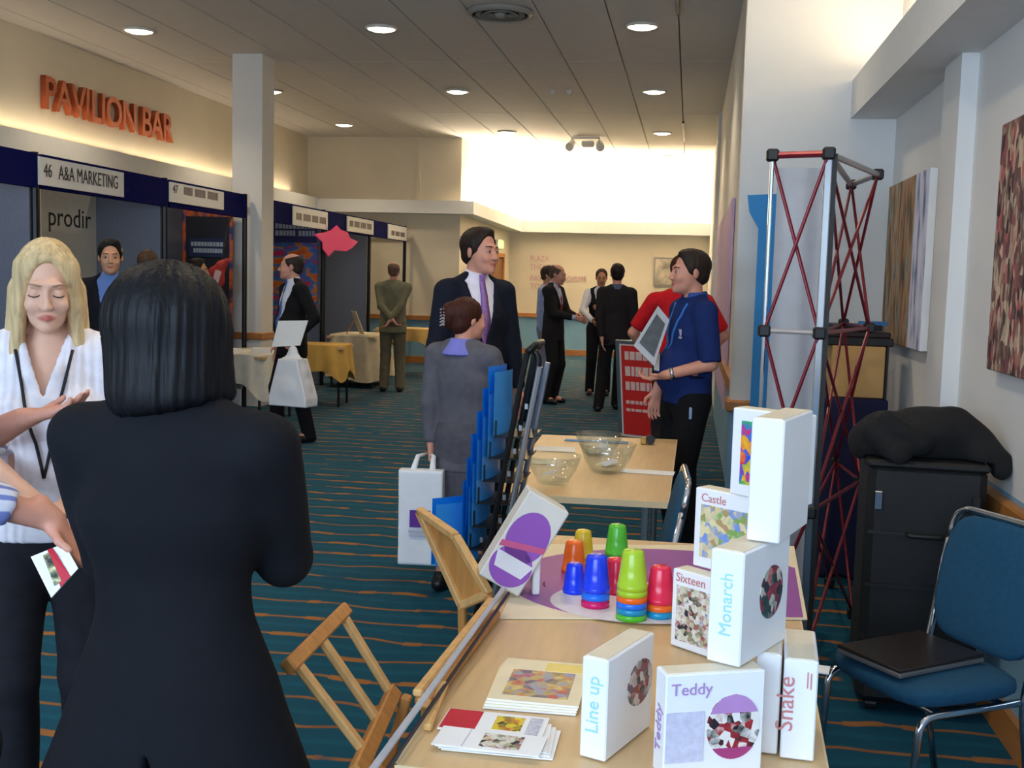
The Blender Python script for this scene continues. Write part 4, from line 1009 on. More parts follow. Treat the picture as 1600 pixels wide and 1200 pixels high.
def folding_table(label, corners, z, legs_at=(.12, .88)):
    P = [np.array((c[0], c[1], 0.0)) for c in corners]; c = sum(P)/4; t = thing('folding_table', label, 'table', c)
    top = [np.array((p[0], p[1], z-.026)) for p in P]
    MB().prism(top, (0, 0, .025)).build('tabletop', M_beech, t, world=True)
    cc = np.array((c[0], c[1], z-.0135)); out = [cc+(q+np.array((0, 0, .0125))-cc)*np.array((1.006, 1.004, 1)) for q in top]
    mb = MB()
    for i in range(4):
        a, b = out[i], out[(i+1) % 4]; d = unit(b-a); nn = np.cross(d, (0, 0, 1)); mb.prism([a+(0, 0, -.013), b+(0, 0, -.013), b+(0, 0, .0128), a+(0, 0, .0128)], -nn*.004)
    mb.build('edge_band', M_beech_edge, t, world=True)
    for f in legs_at:
        a = P[0]+(P[3]-P[0])*f; b = P[1]+(P[2]-P[1])*f; a, b = a+(b-a)*.14, b+(a-b)*.14
        for q in (a, b): MB().cyl(q, q+np.array((0, 0, z-.03)), .016, n=10).build('leg', M_alu, t, world=True)
        MB().box((a+b)/2+np.array((0, 0, z-.05)), (np.linalg.norm(b-a), .03, .035), rotz(math.atan2((b-a)[1], (b-a)[0]))).build('leg_brace', M_alu, t, world=True)
        MB().cyl(a+np.array((0, 0, .12)), b+np.array((0, 0, .12)), .012, n=8).build('leg_brace', M_alu, t, world=True)
    return t
TZ = .74
folding_table('beech table in front carrying the games and coloured cups', [(-.478, 1.835), (.272, 1.80), (.352, 3.66), (-.478, 3.66)], TZ)
folding_table('beech table in the middle with glass bowls on it', [(-.735, 4.33), (-.048, 4.345), (-.036, 6.12), (-.775, 6.06)], TZ)

# ---- cloth-covered tables at the stands
def cloth_table(label, c, size, rot, drop, rgb, legs=True, z=.74, seed=0, cat='table', ragged=.06):
    t = thing('stand_table', label, 'table', (c[0], c[1], 0), rot); r = random.Random(seed)
    MB().box((0, 0, z-.03), (size[0], size[1], .03)).build('tabletop', M_beech, t)
    if legs:
        for sx in (-1, 1):
            for sy in (-1, 1): MB().cyl((sx*(size[0]/2-.06), sy*(size[1]/2-.06), 0), (sx*(size[0]/2-.06), sy*(size[1]/2-.06), z-.04), .016, n=8).build('leg', M_dkmetal, t)
    n = 96; hx, hy = size[0]/2+.01, size[1]/2+.01; per = []
    for k in range(n):
        a = 2*PI*k/n; q = 5; cx, cy = math.cos(a), math.sin(a); rr = (abs(cx)**q+abs(cy)**q)**(-1/q); per.append((hx*rr*cx, hy*rr*cy, cx, cy, a))
    V = [(0, 0, z+.004)]; rows = [(1.0, 0.0), (1.0, .02), (1.02, .3), (1.03, .6), (1.04, 1.0)]
    ph = [r.uniform(0, 6.3) for _ in range(4)]
    for (sc, dz) in rows:
        for (x, y, cx, cy, a) in per:
            crn = abs(math.sin(2*a))**6; fold = .03*dz*(math.sin(11*a+ph[0])+.7*math.sin(17*a+ph[1]))+.05*dz*crn
            dd = drop*(1+ragged*math.sin(3*a+ph[2]))+.16*crn*dz*(drop > .15)*(drop < .6)
            V.append((x*sc+cx*fold, y*sc+cy*fold, max(.01, z+.004-dd*dz)))
    F = [(0, 1+k, 1+(k+1) % n) for k in range(n)]
    for i in range(len(rows)-1): F += [(1+i*n+k, 1+(i+1)*n+k, 1+(i+1)*n+(k+1) % n, 1+i*n+(k+1) % n) for k in range(n)]
    MB().add(V, F).build('tablecloth', mat('cloth_table_%d_%d_%d' % rgb, rgb, .85, var=.08, scale=10, bump=.1, bscale=120), t, True)
    return t
cloth_table('table under a long cream cloth at the stand behind the pink sign', (-4.66, 15.45), (.7, 1.0), 0, .62, (226, 210, 178), seed=1)
cloth_table('small table with a short mustard cloth beside the man with the bag', (-4.45, 12.95), (.75, .6), .1, .30, (222, 178, 92), seed=2)
cloth_table('table with a pale gold cloth near the cream wall', (-4.45, 17.6), (1.1, .7), 0, .2, (226, 186, 112), seed=3)
cloth_table('table with white cloth in front of the square column, behind the black hair', (-4.62, 11.3), (.65, 1.0), 0, .32, (228, 222, 206), seed=4)
# open display case on the cream table
t = thing('display_easel', 'tilted cream picture board propped on the cream tablecloth', 'easel', (-4.62, 15.15, .748), .5)
MB().box((0, 0, .17), (.02, .30, .34), roty(-.38), bev=.004).build('board', mat('easel_cream', (216, 204, 178), .6), t)
MB().box((.0, 0, .16), (.012, .22, .24), roty(-.38)).build('picture', mat('easel_print', (170, 160, 140), .7, var=.2, scale=20), t).location.x = .012
MB().cyl((-.02, 0, .25), (-.16, 0, 0), .008).build('prop', M_wood, t)
# clutter on the white-clothed table by the column
for k, (dx_, dy_) in enumerate(((-.14, -.34), (.14, -.05))):
    solo('paper_pile', MB().box((-4.62+dx_, 11.3+dy_, .765), (.22, .3, .04), rotz(.3*k)), M_paper, ('left' if k == 0 else 'right')+' one of two pale paper piles on the white clothed table', 'papers', 'papers on the white clothed table')

# ---- posters on the stands
def poster(label, a, b, z0, z1, m, off, lines=()):
    a = np.array(a, float); b = np.array(b, float); d = (b-a)/np.linalg.norm(b-a); L = np.linalg.norm(b-a); nn = np.array((d[1], -d[0]))*off
    t = thing('poster', label, 'poster', ((a+b)/2)[:2].tolist()+[z0] if False else ((a[0]+b[0])/2+nn[0], (a[1]+b[1])/2+nn[1], z0), math.atan2(d[1], d[0]))
    MB().box((0, 0, (z1-z0)/2), (L, .012, z1-z0)).build('sheet', m, t)
    for (s, size, dx_, dz, mm, xsc) in lines: text(s, size, (-L/2+dx_, -.008, dz), (1, 0, 0), (0, 0, 1), mm, t, .001, xs=xsc)
    return t
# white poster on the back panel of the second stand
ya, yb = onx(62, 400, BX+.03)[1], onx(157, 400, BX+.03)[1]
z_ = onx(112, 355, BX+.03)[2]
poster('white poster reading prodir in black', (BX+.02, ya), (BX+.02, yb), .3, 2.40, mat('poster_cream', (226, 220, 204), .6, var=.03), .025, [('prodir', .26, .10, z_-.3, M_ink, 1.12), ('||||', .2, .70, z_-.3-.75, M_ink, .8)])
# dark poster on the end panel by the column
n = NB('poster_dark', .5); x, y, z = n.sep(); f, c2 = n.noise(n.obj(), 5, 3)
edge = n.math('MAXIMUM', n.math('GREATER_THAN', n.math('ABSOLUTE', x), .27), n.math('GREATER_THAN', z, 2.02))
n.out(n.mix(edge, n.mix(f, (18, 20, 30), (34, 40, 58)), n.ramp(f, [(.35, (40, 60, 120)), (.5, (200, 96, 36)), (.62, (60, 50, 70))])))
px_ = poster('dark poster with a coloured border on the stand by the column', (-5.90, 12.33), (-5.28, 12.33), .2, 2.36, n.m, .0)
tb1 = MB().box((-.02, -.01, 1.66), (.42, .006, .22)).build('title_block', mat('poster_navy', (30, 44, 84), .5), px_)
for k in range(2):
    mb = MB(); xx = -.2
    while xx < .16:
        w = .02+.02*random.random(); mb.box((xx+w/2+k*.03, -.014, 1.70-.075*k), (w, .003, .05)); xx += w+.007
    o = mb.build('lettering', mat('poster_print_pale', (150, 166, 190), .6), tb1); o['kind'] = 'stuff'
# blue poster with orange shapes
n = NB('poster_blue', .5); x, y, z = n.sep(); v, vc = n.noise(n.comb(n.math('MULTIPLY', x, 1.0), 0.0, n.math('MULTIPLY', z, 2.2)), 4.2, 1)
n.out(n.ramp(v, [(.36, (210, 40, 100)), (.44, (64, 110, 190)), (.52, (74, 130, 206)), (.56, (226, 130, 40)), (.68, (214, 96, 40))]))
pb = poster('blue poster with orange and pink shapes past the column', (-5.88, 15.14), (-5.22, 15.14), .95, 2.38, n.m, .0)
tb2 = MB().box((0, -.01, 1.24), (.66, .006, .34)).build('title_block', mat('poster_title_navy', (32, 40, 104), .5), pb)
for k in range(2):
    mb = MB(); xx = -.29
    while xx < .27:
        w = .03+.02*random.random(); mb.box((xx+w/2, -.016, 1.30-.10*k), (w, .003, .075)); xx += w+.012
        if abs(xx) < .02: xx += .04
    o = mb.build('lettering', mat('poster_print_pale', (150, 166, 190), .6), tb2); o['kind'] = 'stuff'
# red merchandise on the dark-poster stand
p = ony(338, 432, 11.6); F = SDF(p-.35, p+.35, .015)
F.cap(p+(-.08, 0, -.16), p+(.06, 0, .12), .05, .06, k=.03).cap(p+(.06, 0, .12), p+(.13, 0, .18), .05, .03, k=.03).ell(p+(0, -.02, -.02), (.11, .05, .14), k=.03)
t = thing('hanging_bag', 'red bag with a pale flash hanging at the dark poster', 'bag', p-np.array((0, 0, .25))); 
me = F.mesh('bag_body'); o = link_mesh('bag_body', me, mat('bag_red', (170, 44, 40), .7, var=.2), t); o.location = tuple(-(p-np.array((0, 0, .25))))
MB().box((.03, -.075, .22), (.07, .01, .2), roty(.3)).build('flash', mat('bag_flash', (226, 190, 186), .6), t)
MB().tube([(.06, 0, .40), (.04, .2, .8), (.02, .45, 1.02)], .006).build('strap', M_dark, t)
# pink starburst sign
c = onx(525, 377, -4.98); mb = MB(); pts = []
prof = [(0, .95), (.18, .72), (.5, .62), (.62, .28), (1.0, .1), (.72, -.32), (.45, -.55), (-.1, -.55), (-.35, -.95), (-.6, -.5), (-.62, -.1), (-1.0, .28), (-.55, .45), (-.25, .62)]
for a, b in prof: pts.append((0.0, a*.74, b*.235))
t = thing('starburst_sign', 'bright pink starburst sign hanging from the navy fascia', 'sign', (c[0], c[1], c[2]-.22), -.12)
MB().prism([(q[0], q[1], q[2]+.22) for q in pts], (.012, 0, 0)).build('card', mat('neon_pink', (255, 16, 128), .6, var=.03), t)
MB().cyl((-.0, -.3, .34), (-.03, -.3, .5), .003, n=5).build('string', M_dark, t)

# ---- A-board with red poster
a = onz(985, 687, 0); b = onz(1040, 693, 0); rot = math.atan2(b[1]-a[1], b[0]-a[0])
t = thing('pavement_sign', 'A-board with a red poster behind the polo man', 'sign', ((a[0]+b[0])/2, (a[1]+b[1])/2+.06, 0), rot)
M_red = mat('poster_red', (226, 44, 40), .5, var=.05); tl_ = .16
for sy, nm in ((-1, 'front'), (1, 'rear')):
    Rl = rotx(-sy*tl_) ; cc = np.array((0, sy*.13, .51))
    for sx in (-1, 1): MB().box(cc+Rl@np.array((sx*.28, 0, 0)), (.04, .03, 1.03), Rl, bev=.006).build('frame_side', M_alu, t)
    for sz in (-1, 1): MB().box(cc+Rl@np.array((0, 0, sz*.495)), (.52, .03, .04), Rl, bev=.006).build('frame_rail', M_alu, t)
    pn = MB().box(cc, (.52, .012, .96), Rl).build('panel', M_dark if sy > 0 else M_white, t)
    if sy < 0:
        MB().box(cc+Rl@np.array((.0, -.008, -.0)), (.48, .006, .92), Rl).build('poster', M_red, pn)
        for k, (dz, hgt) in enumerate(((.36, .12), (.2, .14), (.05, .12), (-.12, .05), (-.2, .04))):
            ln = .36 if k < 3 else .26; mb = MB(); xx = -.2
            while xx < -.2+ln: w = .03+.04*random.random(); mb.box(cc+Rl@np.array((xx+w/2, -.013, dz)), (w, .004, hgt*.7), Rl); xx += w+.012
            o = mb.build('lettering', mat('sign_print_white', (246, 214, 206), .6), pn); o['kind'] = 'stuff'

# ---- folding frame of a pop-up display: silver poles, red scissor struts
M_strut = mat('strut_red', (120, 24, 38), .35, metal=.3); M_stgrey = mat('strut_grey', (176, 172, 172), .4, metal=.3)
FYY = 4.62
zt = ony(1297, 240, FYY)[2]; zm = ony(1286, 521, FYY)[2]; zl = ony(1262, 800, FYY)[2]
lv = [zt, zm, zl, .03]
TA = ony(1207, 247, FYY+.08); TB = ony(1295, 240, FYY); TCn = onz(1380, 268, zt); TDn = onz(1340, 293, zt)
tow = [np.array((TA[0], TA[1])), np.array((TB[0], TB[1])), np.array((min(TCn[0], .90), 5.45)), np.array((.80, 6.0))]
t = thing('folding_lattice', 'folding display frame with red crossed struts and silver poles', 'display frame', (tow[1][0], tow[1][1], 0))
P3 = lambda i, k: np.array((tow[i][0], tow[i][1], lv[k]))
# silver channel poles
for i, w in ((0, .016), (1, .03)):
    for k in range(3):
        a, b = P3(i, k), P3(i, k+1); MB().box((a+b)/2, (w, .02, a[2]-b[2]-.01), bev=.004).build('pole', M_chrome, t, world=True)
a, b = P3(1, 0), P3(1, 3); MB().box((a+b)/2+np.array((.026, .004, 0)), (.018, .012, a[2]-b[2])).build('magnet_strip', M_dark, t, world=True)
for i in range(4):
    for k in range(4): MB().box(P3(i, k), (.05, .05, .05), bev=.008).build('hub', M_dark, t, world=True)
for (i, j, m_) in ((0, 1, M_strut), (1, 2, M_strut), (2, 3, M_strut), (1, 3, M_strut)):
    for k in range(3):
        for (p0, p1) in ((P3(i, k), P3(j, k+1)), (P3(j, k), P3(i, k+1))):
            off = np.array((0, .008 if p0[0] == tow[i][0] else -.008, 0)); MB().cyl(p0+off, p1+off, .0075, n=8).build('strut', m_, t, world=True)
for (i, j, m_) in ((0, 1, M_strut), (1, 2, M_stgrey), (1, 3, M_stgrey), (2, 3, M_stgrey)):
    for k in (0, 1, 2):
        r = .014 if k == 0 else .009
        MB().cyl(P3(i, k), P3(j, k), r, n=8).build('cross_bar', m_ if k == 0 else (M_stgrey if (i, j) == (0, 1) else M_strut), t, world=True)
# pale fabric panel behind it, blue banner on the stub wall
def hang(u, v, x0, x1, y0, z0, z1, amp): return (x0+(x1-x0)*u, y0+amp*math.sin(u*9), z0+(z1-z0)*v)
mb = MB(); xa, xb = ony(1214, 300, 5.3)[0], ony(1292, 300, 5.3)[0]; mb.grid(lambda u, v: hang(u, v, xa, xb, 5.3, .05, ony(1250, 262, 5.3)[2], .012), 30, 2)
mb.grid(lambda u, v: hang(1-u, v, xa, xb, 5.315, .05, ony(1250, 262, 5.3)[2], .012), 30, 2)
solo('fabric_panel', mb, mat('panel_fabric_grey', (178, 182, 190), .8, var=.04), 'pale grey fabric panel hanging behind the red crossed struts', 'display panel', smooth=True)
n = NB('banner_blue', .5); x, y, z = n.sep(); f, c2 = n.noise(n.obj(), 3.0, 2)
n.out(n.mix(n.math('MULTIPLY', n.step(x, -.02, .02), n.math('SUBTRACT', 1.0, n.step(z, 1.22, .04))), (12, 130, 196), n.mix(f, (96, 108, 186), (150, 168, 214))))
t = thing('roll_up_banner', 'bright blue roll-up banner standing against the stub wall', 'banner', (.52, 6.93, 0))
xl = ony(1182, 420, 6.93)[0]-.52; xt = ony(1168, 305, 6.93)[0]-.52; zt_ = ony(1170, 305, 6.93)[2]; 
MB().prism([(xl, 0, .03), (.12, 0, .03), (.12, 0, zt_+.02), (xt, 0, zt_), (xt+.015, 0, zt_-.10), (xl, 0, zt_-.2)], (0, .008, 0)).build('banner_sheet', n.m, t)
MB().box(((xl+.12)/2, .0, .03), (.30, .12, .05), bev=.01).build('base', M_alu, t)

# ---- black case with coat on it
t = thing('trolley_case', 'tall black display case standing by the wall under a coat', 'case', (.90, 4.38, 0), -.06)
cs = mat('case_black', (15, 14, 15), .6, var=.15, bump=.25, bscale=250)
MB().box((0, 0, .50), (.42, .36, .92), bev=.03).build('case_body', cs, t)
for k in range(3): MB().box((0, -.183, .30+.2*k), (.40, .008, .012)).build('rib', M_dark, t)
MB().box((0, 0, .955), (.43, .37, .03), bev=.01).build('lid', cs, t)
for sx in (-1, 1):
    MB().box((sx*.17, -.19, .82), (.03, .012, .07), bev=.003).build('latch', M_chrome if sx < 0 else M_dark, t)
    MB().cyl((sx*.17, -.12, .03), (sx*.13, -.12, .03), .03, n=14).build('wheel', M_dark, t); MB().cyl((sx*.17, .12, .03), (sx*.13, .12, .03), .03, n=14).build('wheel', M_dark, t)
MB().tube(fillet([(-.06, -.185, .70), (-.06, -.215, .70), (.06, -.215, .70), (.06, -.185, .70)], .015), .009).build('handle', M_dark, t, True)
L0 = np.array((.90, 4.38, .972)); F = SDF(L0+(-.34, -.3, -.14), L0+(.36, .3, .3), .008)
F.cap(L0+(-.20, 0, .04), L0+(.18, .0, .05), .075, .085, k=.03, sq=1.5, axis=(0, 1, 0)).ell(L0+(.02, .0, .10), (.18, .15, .085), k=.04).ell(L0+(-.16, -.06, .09), (.09, .1, .08), k=.04)
F.cap(L0+(.10, -.04, .12), L0+(.25, -.10, .0), .07, .05, k=.04).cap(L0+(.20, -.12, .02), L0+(.255, -.14, -.03), .05, .03, k=.03).cap(L0+(-.2, -.12, .10), L0+(-.12, -.16, .02), .035, .05, k=.03).cap(L0+(-.16, -.14, .15), L0+(-.04, -.15, .06), .03, .04, k=.03)
F.below(L0[2]+.003) if False else None
F.fn(lambda X, Y, Z: np.maximum(np.maximum(np.abs(X-L0[0])-.222, np.abs(Y-L0[1])-.192), Z-L0[2]-.004), op='sub')
me = F.mesh('coat', wrinkle(.016, 77, 14)); o = link_mesh('coat', me, M_black, None); props(o, 'crumpled black coat thrown over the tall case', 'coat')
# ---- navy-draped plinth with a wooden box and a black folder on top
def boxthing(name, label, cat, c, size, m, rot=0, bev=.008): 
    o = MB().box((0, 0, size[2]/2), size, bev=bev).build(name, m); o.location = tuple(float(v) for v in c); o.rotation_euler = (0, 0, rot); return props(o, label, cat)
F = SDF((.70, 6.1, -.02), (1.14, 6.7, 1.05), .012); F.fn(lambda X, Y, Z: np.maximum(np.maximum(np.abs(X-.92)-.165, np.abs(Y-6.4)-.2), np.abs(Z-.5)-.5)-.02*np.sin(X*38)*np.sin(Y*30+1)*np.clip(1-Z, 0, 1), op='add', k=0)
F.below(.004); me = F.mesh('draped_plinth'); o = link_mesh('draped_plinth', me, mat('drape_navy', (14, 18, 60), .8, var=.15)); props(o, 'plinth draped in navy cloth behind the folding frame', 'plinth')
t = thing('wooden_box', 'open plywood box standing on the navy plinth', 'box', (.92, 6.38, 1.003)); M_ply = mat('plywood', (206, 160, 96), .6, var=.1, scale=8)
MB().box((0, 0, .14), (.28, .30, .28), bev=.004).build('box_body', M_ply, t)
MB().box((.15, 0, .14), (.012, .31, .28)).build('side_strip', M_dark, t)
t = thing('folder_stack', 'black portfolio folders lying on the plywood box', 'folders', (.92, 6.38, 1.284))
for k, (w, h_) in enumerate(((.36, .045), (.34, .03), (.26, .03))): MB().box((-.01*k, .01*k, .023+.045*k-.007*k*(k > 0)), (w, .28, h_), rotz(.05*k), bev=.005).build('folder', mat('folder_%d' % k, ((24, 22, 22), (44, 22, 26), (20, 20, 24))[k], .5), t)
MB().box((.08, -.05, .122), (.12, .1, .022), rotz(.4)).build('folder', mat('folder_blue', (70, 130, 190), .5), t)

# ---- canvases on the right wall
n = NB('canvas_portrait', .7); x, y, z = n.sep(); f, c2 = n.noise(n.comb(0.0, n.math('MULTIPLY', y, 9), n.math('MULTIPLY', z, 2.2)), 1.6, 5)
paint = n.ramp(f, [(.28, (30, 26, 24)), (.42, (110, 92, 66)), (.5, (172, 118, 66)), (.58, (150, 150, 136)), (.72, (60, 56, 50))])
pale = n.ramp(f, [(.35, (90, 110, 150)), (.48, (206, 208, 232)), (.62, (226, 226, 240))])
n.out(n.mix(n.step(y, -.24, .02), pale, paint))
yy0, yy1 = 5.80, 6.93
t = thing('canvas', 'abstract portrait canvas in browns with a pale stripe on the wall', 'painting', (1.165, (yy0+yy1)/2, 1.29))
MB().box((0, 0, .455), (.04, yy1-yy0, .91), bev=.004).build('painted_canvas', n.m, t); MB().box((0, -(yy1-yy0)/2-.004, .455), (.036, .008, .905)).build('edge', M_white, t)
n = NB('canvas_mosaic', .7); x, y, z = n.sep(); d_, c2 = n.voro(n.comb(0.0, n.math('MULTIPLY', y, 1.6), n.math('MULTIPLY', z, .8)), 24); f, c3 = n.noise(n.obj(), 5, 4)
g1 = n.sep(c2)[0]
n.out(n.ramp(n.math('ADD', n.math('MULTIPLY', g1, .7), n.math('MULTIPLY', f, .3)), [(.15, (40, 28, 30)), (.35, (120, 84, 76)), (.5, (196, 178, 150)), (.62, (92, 60, 64)), (.75, (178, 90, 90)), (.9, (212, 200, 168))]))
t = thing('canvas', 'canvas painted in small multicoloured patches, cut by the frame edge', 'painting', (1.165, 3.95, 1.30))
MB().box((0, 0, .465), (.04, 1.14, .93), bev=.004).build('painted_canvas', n.m, t)

# ================================================================== literature rack with blue brochures
M_bro = mat('brochure_blue', (16, 136, 240), .35, var=.04); M_bro2 = mat('brochure_blue_light', (60, 160, 240), .35, var=.04)
RY = 4.19; b0 = np.array((-1.0, RY, .04)); t0 = ony(818, 548, RY)
b0[0] = ony(716, 905, RY)[0]+.05; t0 = t0+np.array((.03, 0, 0))
t = thing('brochure_rack', 'leaning black and metal brochure rack beside the woman in grey', 'rack', (b0[0], RY, 0))
ax = t0-b0
for sy in (-1, 1):
    off = np.array((0, sy*.115, 0)); MB().cyl(b0+off, t0+off, .011, n=8).build('side_rail', M_dkmetal, t, world=True)
    MB().cyl(b0+off+np.array((.06, 0, .02)), t0+off+np.array((.05, 0, -.05)), .012, n=8).build('side_rail', M_alu, t, world=True)
    MB().box(b0+off+np.array((.05, 0, -.02)), (.40, .03, .025), bev=.005).build('foot', M_dkmetal, t, world=True)
MB().tube(fillet([t0+(0, -.115, 0), t0+(.03, -.1, .03), t0+(.03, .1, .03), t0+(0, .115, 0)], .02), .014).build('top_bar', M_dkmetal, t, True, world=True)
MB().tube(fillet([t0+(.02, -.1, .02), t0+(.045, -.1, -.02), t0+(-.0, -.1, -.26)], .02), .013).build('carry_handle', M_dkmetal, t, True, world=True)
pxs = [(776, 574, 80), (767, 608, 80), (758, 644, 80), (749, 679, 85), (742, 716, 85), (736, 752, 85), (707, 782, 100)]
broch = []
for k, (qx, qy, hh) in enumerate(pxs):
    p = ony(qx, qy, RY-.10); Hh = .26
    tray = MB(); q = p+np.array((.075, .10, -Hh)); tray.box(q, (.15, .235, .006)).box(q+np.array((-.07, 0, .03)), (.004, .235, .06)); tray.build('tray', M_dkmetal, t, world=True)
    MB().box(q+np.array((.045, -.12, .12)), (.012, .008, .02)).build('clip', M_alu, t, world=True)
    lab = ['topmost blue brochure on the leaning rack', 'second blue brochure from the top of the rack', 'third blue brochure from the top of the rack', 'fourth blue brochure from the top of the rack', 'fifth blue brochure from the top of the rack', 'sixth blue brochure from the top of the rack', 'lowest blue brochure on the rack, turned to show its cover'][k]
    rz = -.16 if k < 6 else -.72
    bt = thing('brochure', lab, 'brochure', q+np.array((-.085, -.02, .003)), rz, 'blue brochures on the rack')
    for j in range(2): MB().grid(lambda u, v, j=j: (.025*j+.012*math.sin(u*3.0), -.105+.21*u, v*(Hh+.0-.02*j)), 6, 1).build('cover' if j == 0 else 'page', M_bro if j == 0 else M_bro2, bt, True)
# carrier bags --------------------------------------------------------------
def carrier_bag(label, top, w, h, d, rot, m, knot=True, print_m=None, seed=1):
    """soft plastic bag hanging from the point top"""
    top = np.array(top, float); F = SDF((-w*.75, -d*1.4, -h*1.12), (w*.75, d*1.4, .06), .007 if h < .6 else .008)
    if knot:
        F.fn(lambda X, Y, Z: np.maximum(np.maximum(np.abs(X)-w*(.12+.38*np.clip(-Z/h*1.15, 0, 1)), np.abs(Y)-d*.42), np.abs(Z+h*.6)-h*.36)-.03, op='add', k=0).ell((0, 0, -h*.7), (w*.5, d*.7, h*.3), k=.03)
        F.cap((0, 0, -.02), (-w*.2, 0, -h*.4), .03, w*.22, k=.04, sq=.7, axis=(0, 1, 0)).cap((0, 0, -.02), (w*.2, 0, -h*.42), .03, w*.22, k=.04, sq=.7, axis=(0, 1, 0))
    else:
        F.fn(lambda X, Y, Z: np.maximum(np.maximum(np.abs(X)-w*.47, np.abs(Y)-d*.22-.03*np.clip(-Z/h, 0, 1)), np.abs(Z+h*.5)-h*.485)-.012, op='add', k=0)
    t = thing('carrier_bag', label, 'bag', (top[0], top[1], top[2]-h), rot)
    me = F.mesh('bag_body', wrinkle(.010, seed, 5)); o = link_mesh('bag_body', me, m, t); o.location = (0, 0, h)
    if print_m:
        y = F.probe(-.01, -h*.55, -d, 1)-.014
        MB().box((.0, y, h*.50), (.10, .004, .085)).build('print', print_m, t); MB().box((.0, y-.001, h*.36), (.11, .004, .012)).box((.0, y-.001, h*.32), (.10, .004, .010)).build('print', mat('bag_print_grey', (190, 186, 206), .5), t)
    return t
M_bag = mat('bag_white', (232, 236, 244), .35, var=.03)
w_ = to_world(PE['bag'], PE['bag']['lw']); carrier_bag('white plastic carrier bag held by the man in the black suit', w_+np.array((.0, -.06, -.09)), .35, .52, .16, math.atan2(*unit((.25, 1))[::-1])-PI/2, M_bag, seed=3)
w_ = to_world(PE['bun'], PE['bun']['lw']); p = ony(660, 735, 5.28); carrier_bag('white carrier bag with purple print held by the woman in grey', (p[0], 5.28, p[2]), .21, .46, .12, .1, M_bag, knot=False, print_m=mat('bag_print_purple', (96, 40, 150), .5), seed=6)
hb_ = bpy.data.objects['carrier_bag.001']; q = w_-np.array(hb_.location)
for sx in (-1, 1): MB().tube([(sx*.05, -.012, .44), (sx*.04+q[0]*.5, q[1]*.5, .44+(q[2]-.44)*.6), (q[0]+sx*.008, q[1], q[2]-.05)], [.018, .012, .008], 8).build('handle', M_bag, hb_, True)
# papers under the arm of the man with the bag
p = ony(452, 512, 9.66); t = thing('paper_folder', 'white folder tucked under the arm of the man with the bag', 'folder', p-np.array((0, 0, .1)), .15)
MB().prism([(-.16, 0, -.08), (.10, 0, -.06), (.17, 0, .17), (-.10, 0, .16)], (0, .02, 0)).build('cover', M_paper, t)
# leaflet in the hand at the left edge
q = [ony(48, 870, 2.10), ony(100, 849, 2.13), ony(122, 888, 2.10), ony(80, 934, 2.07)]
c = sum(q)/4; t = thing('leaflet', 'white leaflet with a red stripe held at the left edge', 'leaflet', c)
nn = unit(np.cross(q[1]-q[0], q[3]-q[0])); nn = nn if nn[1] < 0 else -nn
MB().prism(q, -nn*.004).build('sheet', M_paper, t, world=True)
lp = lambda u, v: q[0]*(1-u)*(1-v)+q[1]*u*(1-v)+q[2]*u*v+q[3]*(1-u)*v
MB().prism([lp(.5, .0)+nn*.0005, lp(.66, .0)+nn*.0005, lp(.72, 1)+nn*.0005, lp(.35, 1)+nn*.0005], nn*.0008).build('red_stripe', mat('print_red', (196, 24, 50), .5), t, world=True)
n = NB('leaflet_photo', .5); f, c2 = n.noise(n.obj(), 60, 3); n.out(n.ramp(f, [(.35, (40, 44, 40)), (.5, (150, 150, 110)), (.62, (226, 220, 170))]))
MB().prism([lp(.32, .08)+nn*.0008, lp(.5, .08)+nn*.0008, lp(.45, .9)+nn*.0008, lp(.22, .86)+nn*.0008], nn*.0008).build('photo', n.m, t, world=True)
# magazine under the polo man's arm
q = [ony(1028, 478, 6.28), ony(1046, 500, 6.28), ony(1022, 572, 6.2), ony(990, 540, 6.2)]; c = sum(q)/4; t = thing('magazine', 'grey magazine held against the polo man\'s chest', 'magazine', c)
MB().prism(q, (0, .012, 0)).build('cover', mat('magazine_cover', (186, 192, 200), .5), t, world=True)
q2 = [c+(v-c)*.72+np.array((0, -.003, 0)) for v in q]; MB().prism(q2, (0, .002, 0)).build('photo', mat('magazine_grey', (84, 92, 98), .5, var=.3, scale=20), t, world=True)

# ================================================================== small things
# ---- purple play mat on the front table
def clip_poly(P, Qd):
    for i in range(len(Qd)):
        a, b = Qd[i], Qd[(i+1) % len(Qd)]; side = lambda p: (b[0]-a[0])*(p[1]-a[1])-(b[1]-a[1])*(p[0]-a[0]); out = []
        for j in range(len(P)):
            p, q = P[j], P[(j+1) % len(P)]; sp, sq = side(p), side(q)
            if sp >= 0: out.append(p)
            if (sp >= 0) != (sq >= 0): out.append(p+(q-p)*(sp/(sp-sq)))
        P = out
    return P
Q = [np.array((-.44, 2.70, TZ)), np.array((.335, 2.885, TZ)), np.array((.375, 3.70, TZ)), np.array((-.465, 3.50, TZ))]
c = sum(Q)/4; ang = math.atan2(*(Q[1]-Q[0])[1::-1])
t = thing('play_mat', 'cream board with a large purple shape under the coloured cups', 'game board', (c[0], c[1], TZ), 0)
MB().prism([q+np.array((0, 0, .0005)) for q in Q], (0, 0, .004)).build('board', mat('mat_cream', (236, 222, 190), .5, var=.03), t, world=True)
def disc(cx, cy, rx, ry, rot, z0, th, n=48, clip=None):
    P = []
    for k in range(n):
        a = 2*PI*k/n; v = rotz(rot)@np.array((rx*math.cos(a), ry*math.sin(a), 0)); P.append(np.array((cx+v[0], cy+v[1], z0)))
    return MB().prism(clip_poly(P, clip) if clip else P, (0, 0, th))
pc = onz(985, 925, TZ)
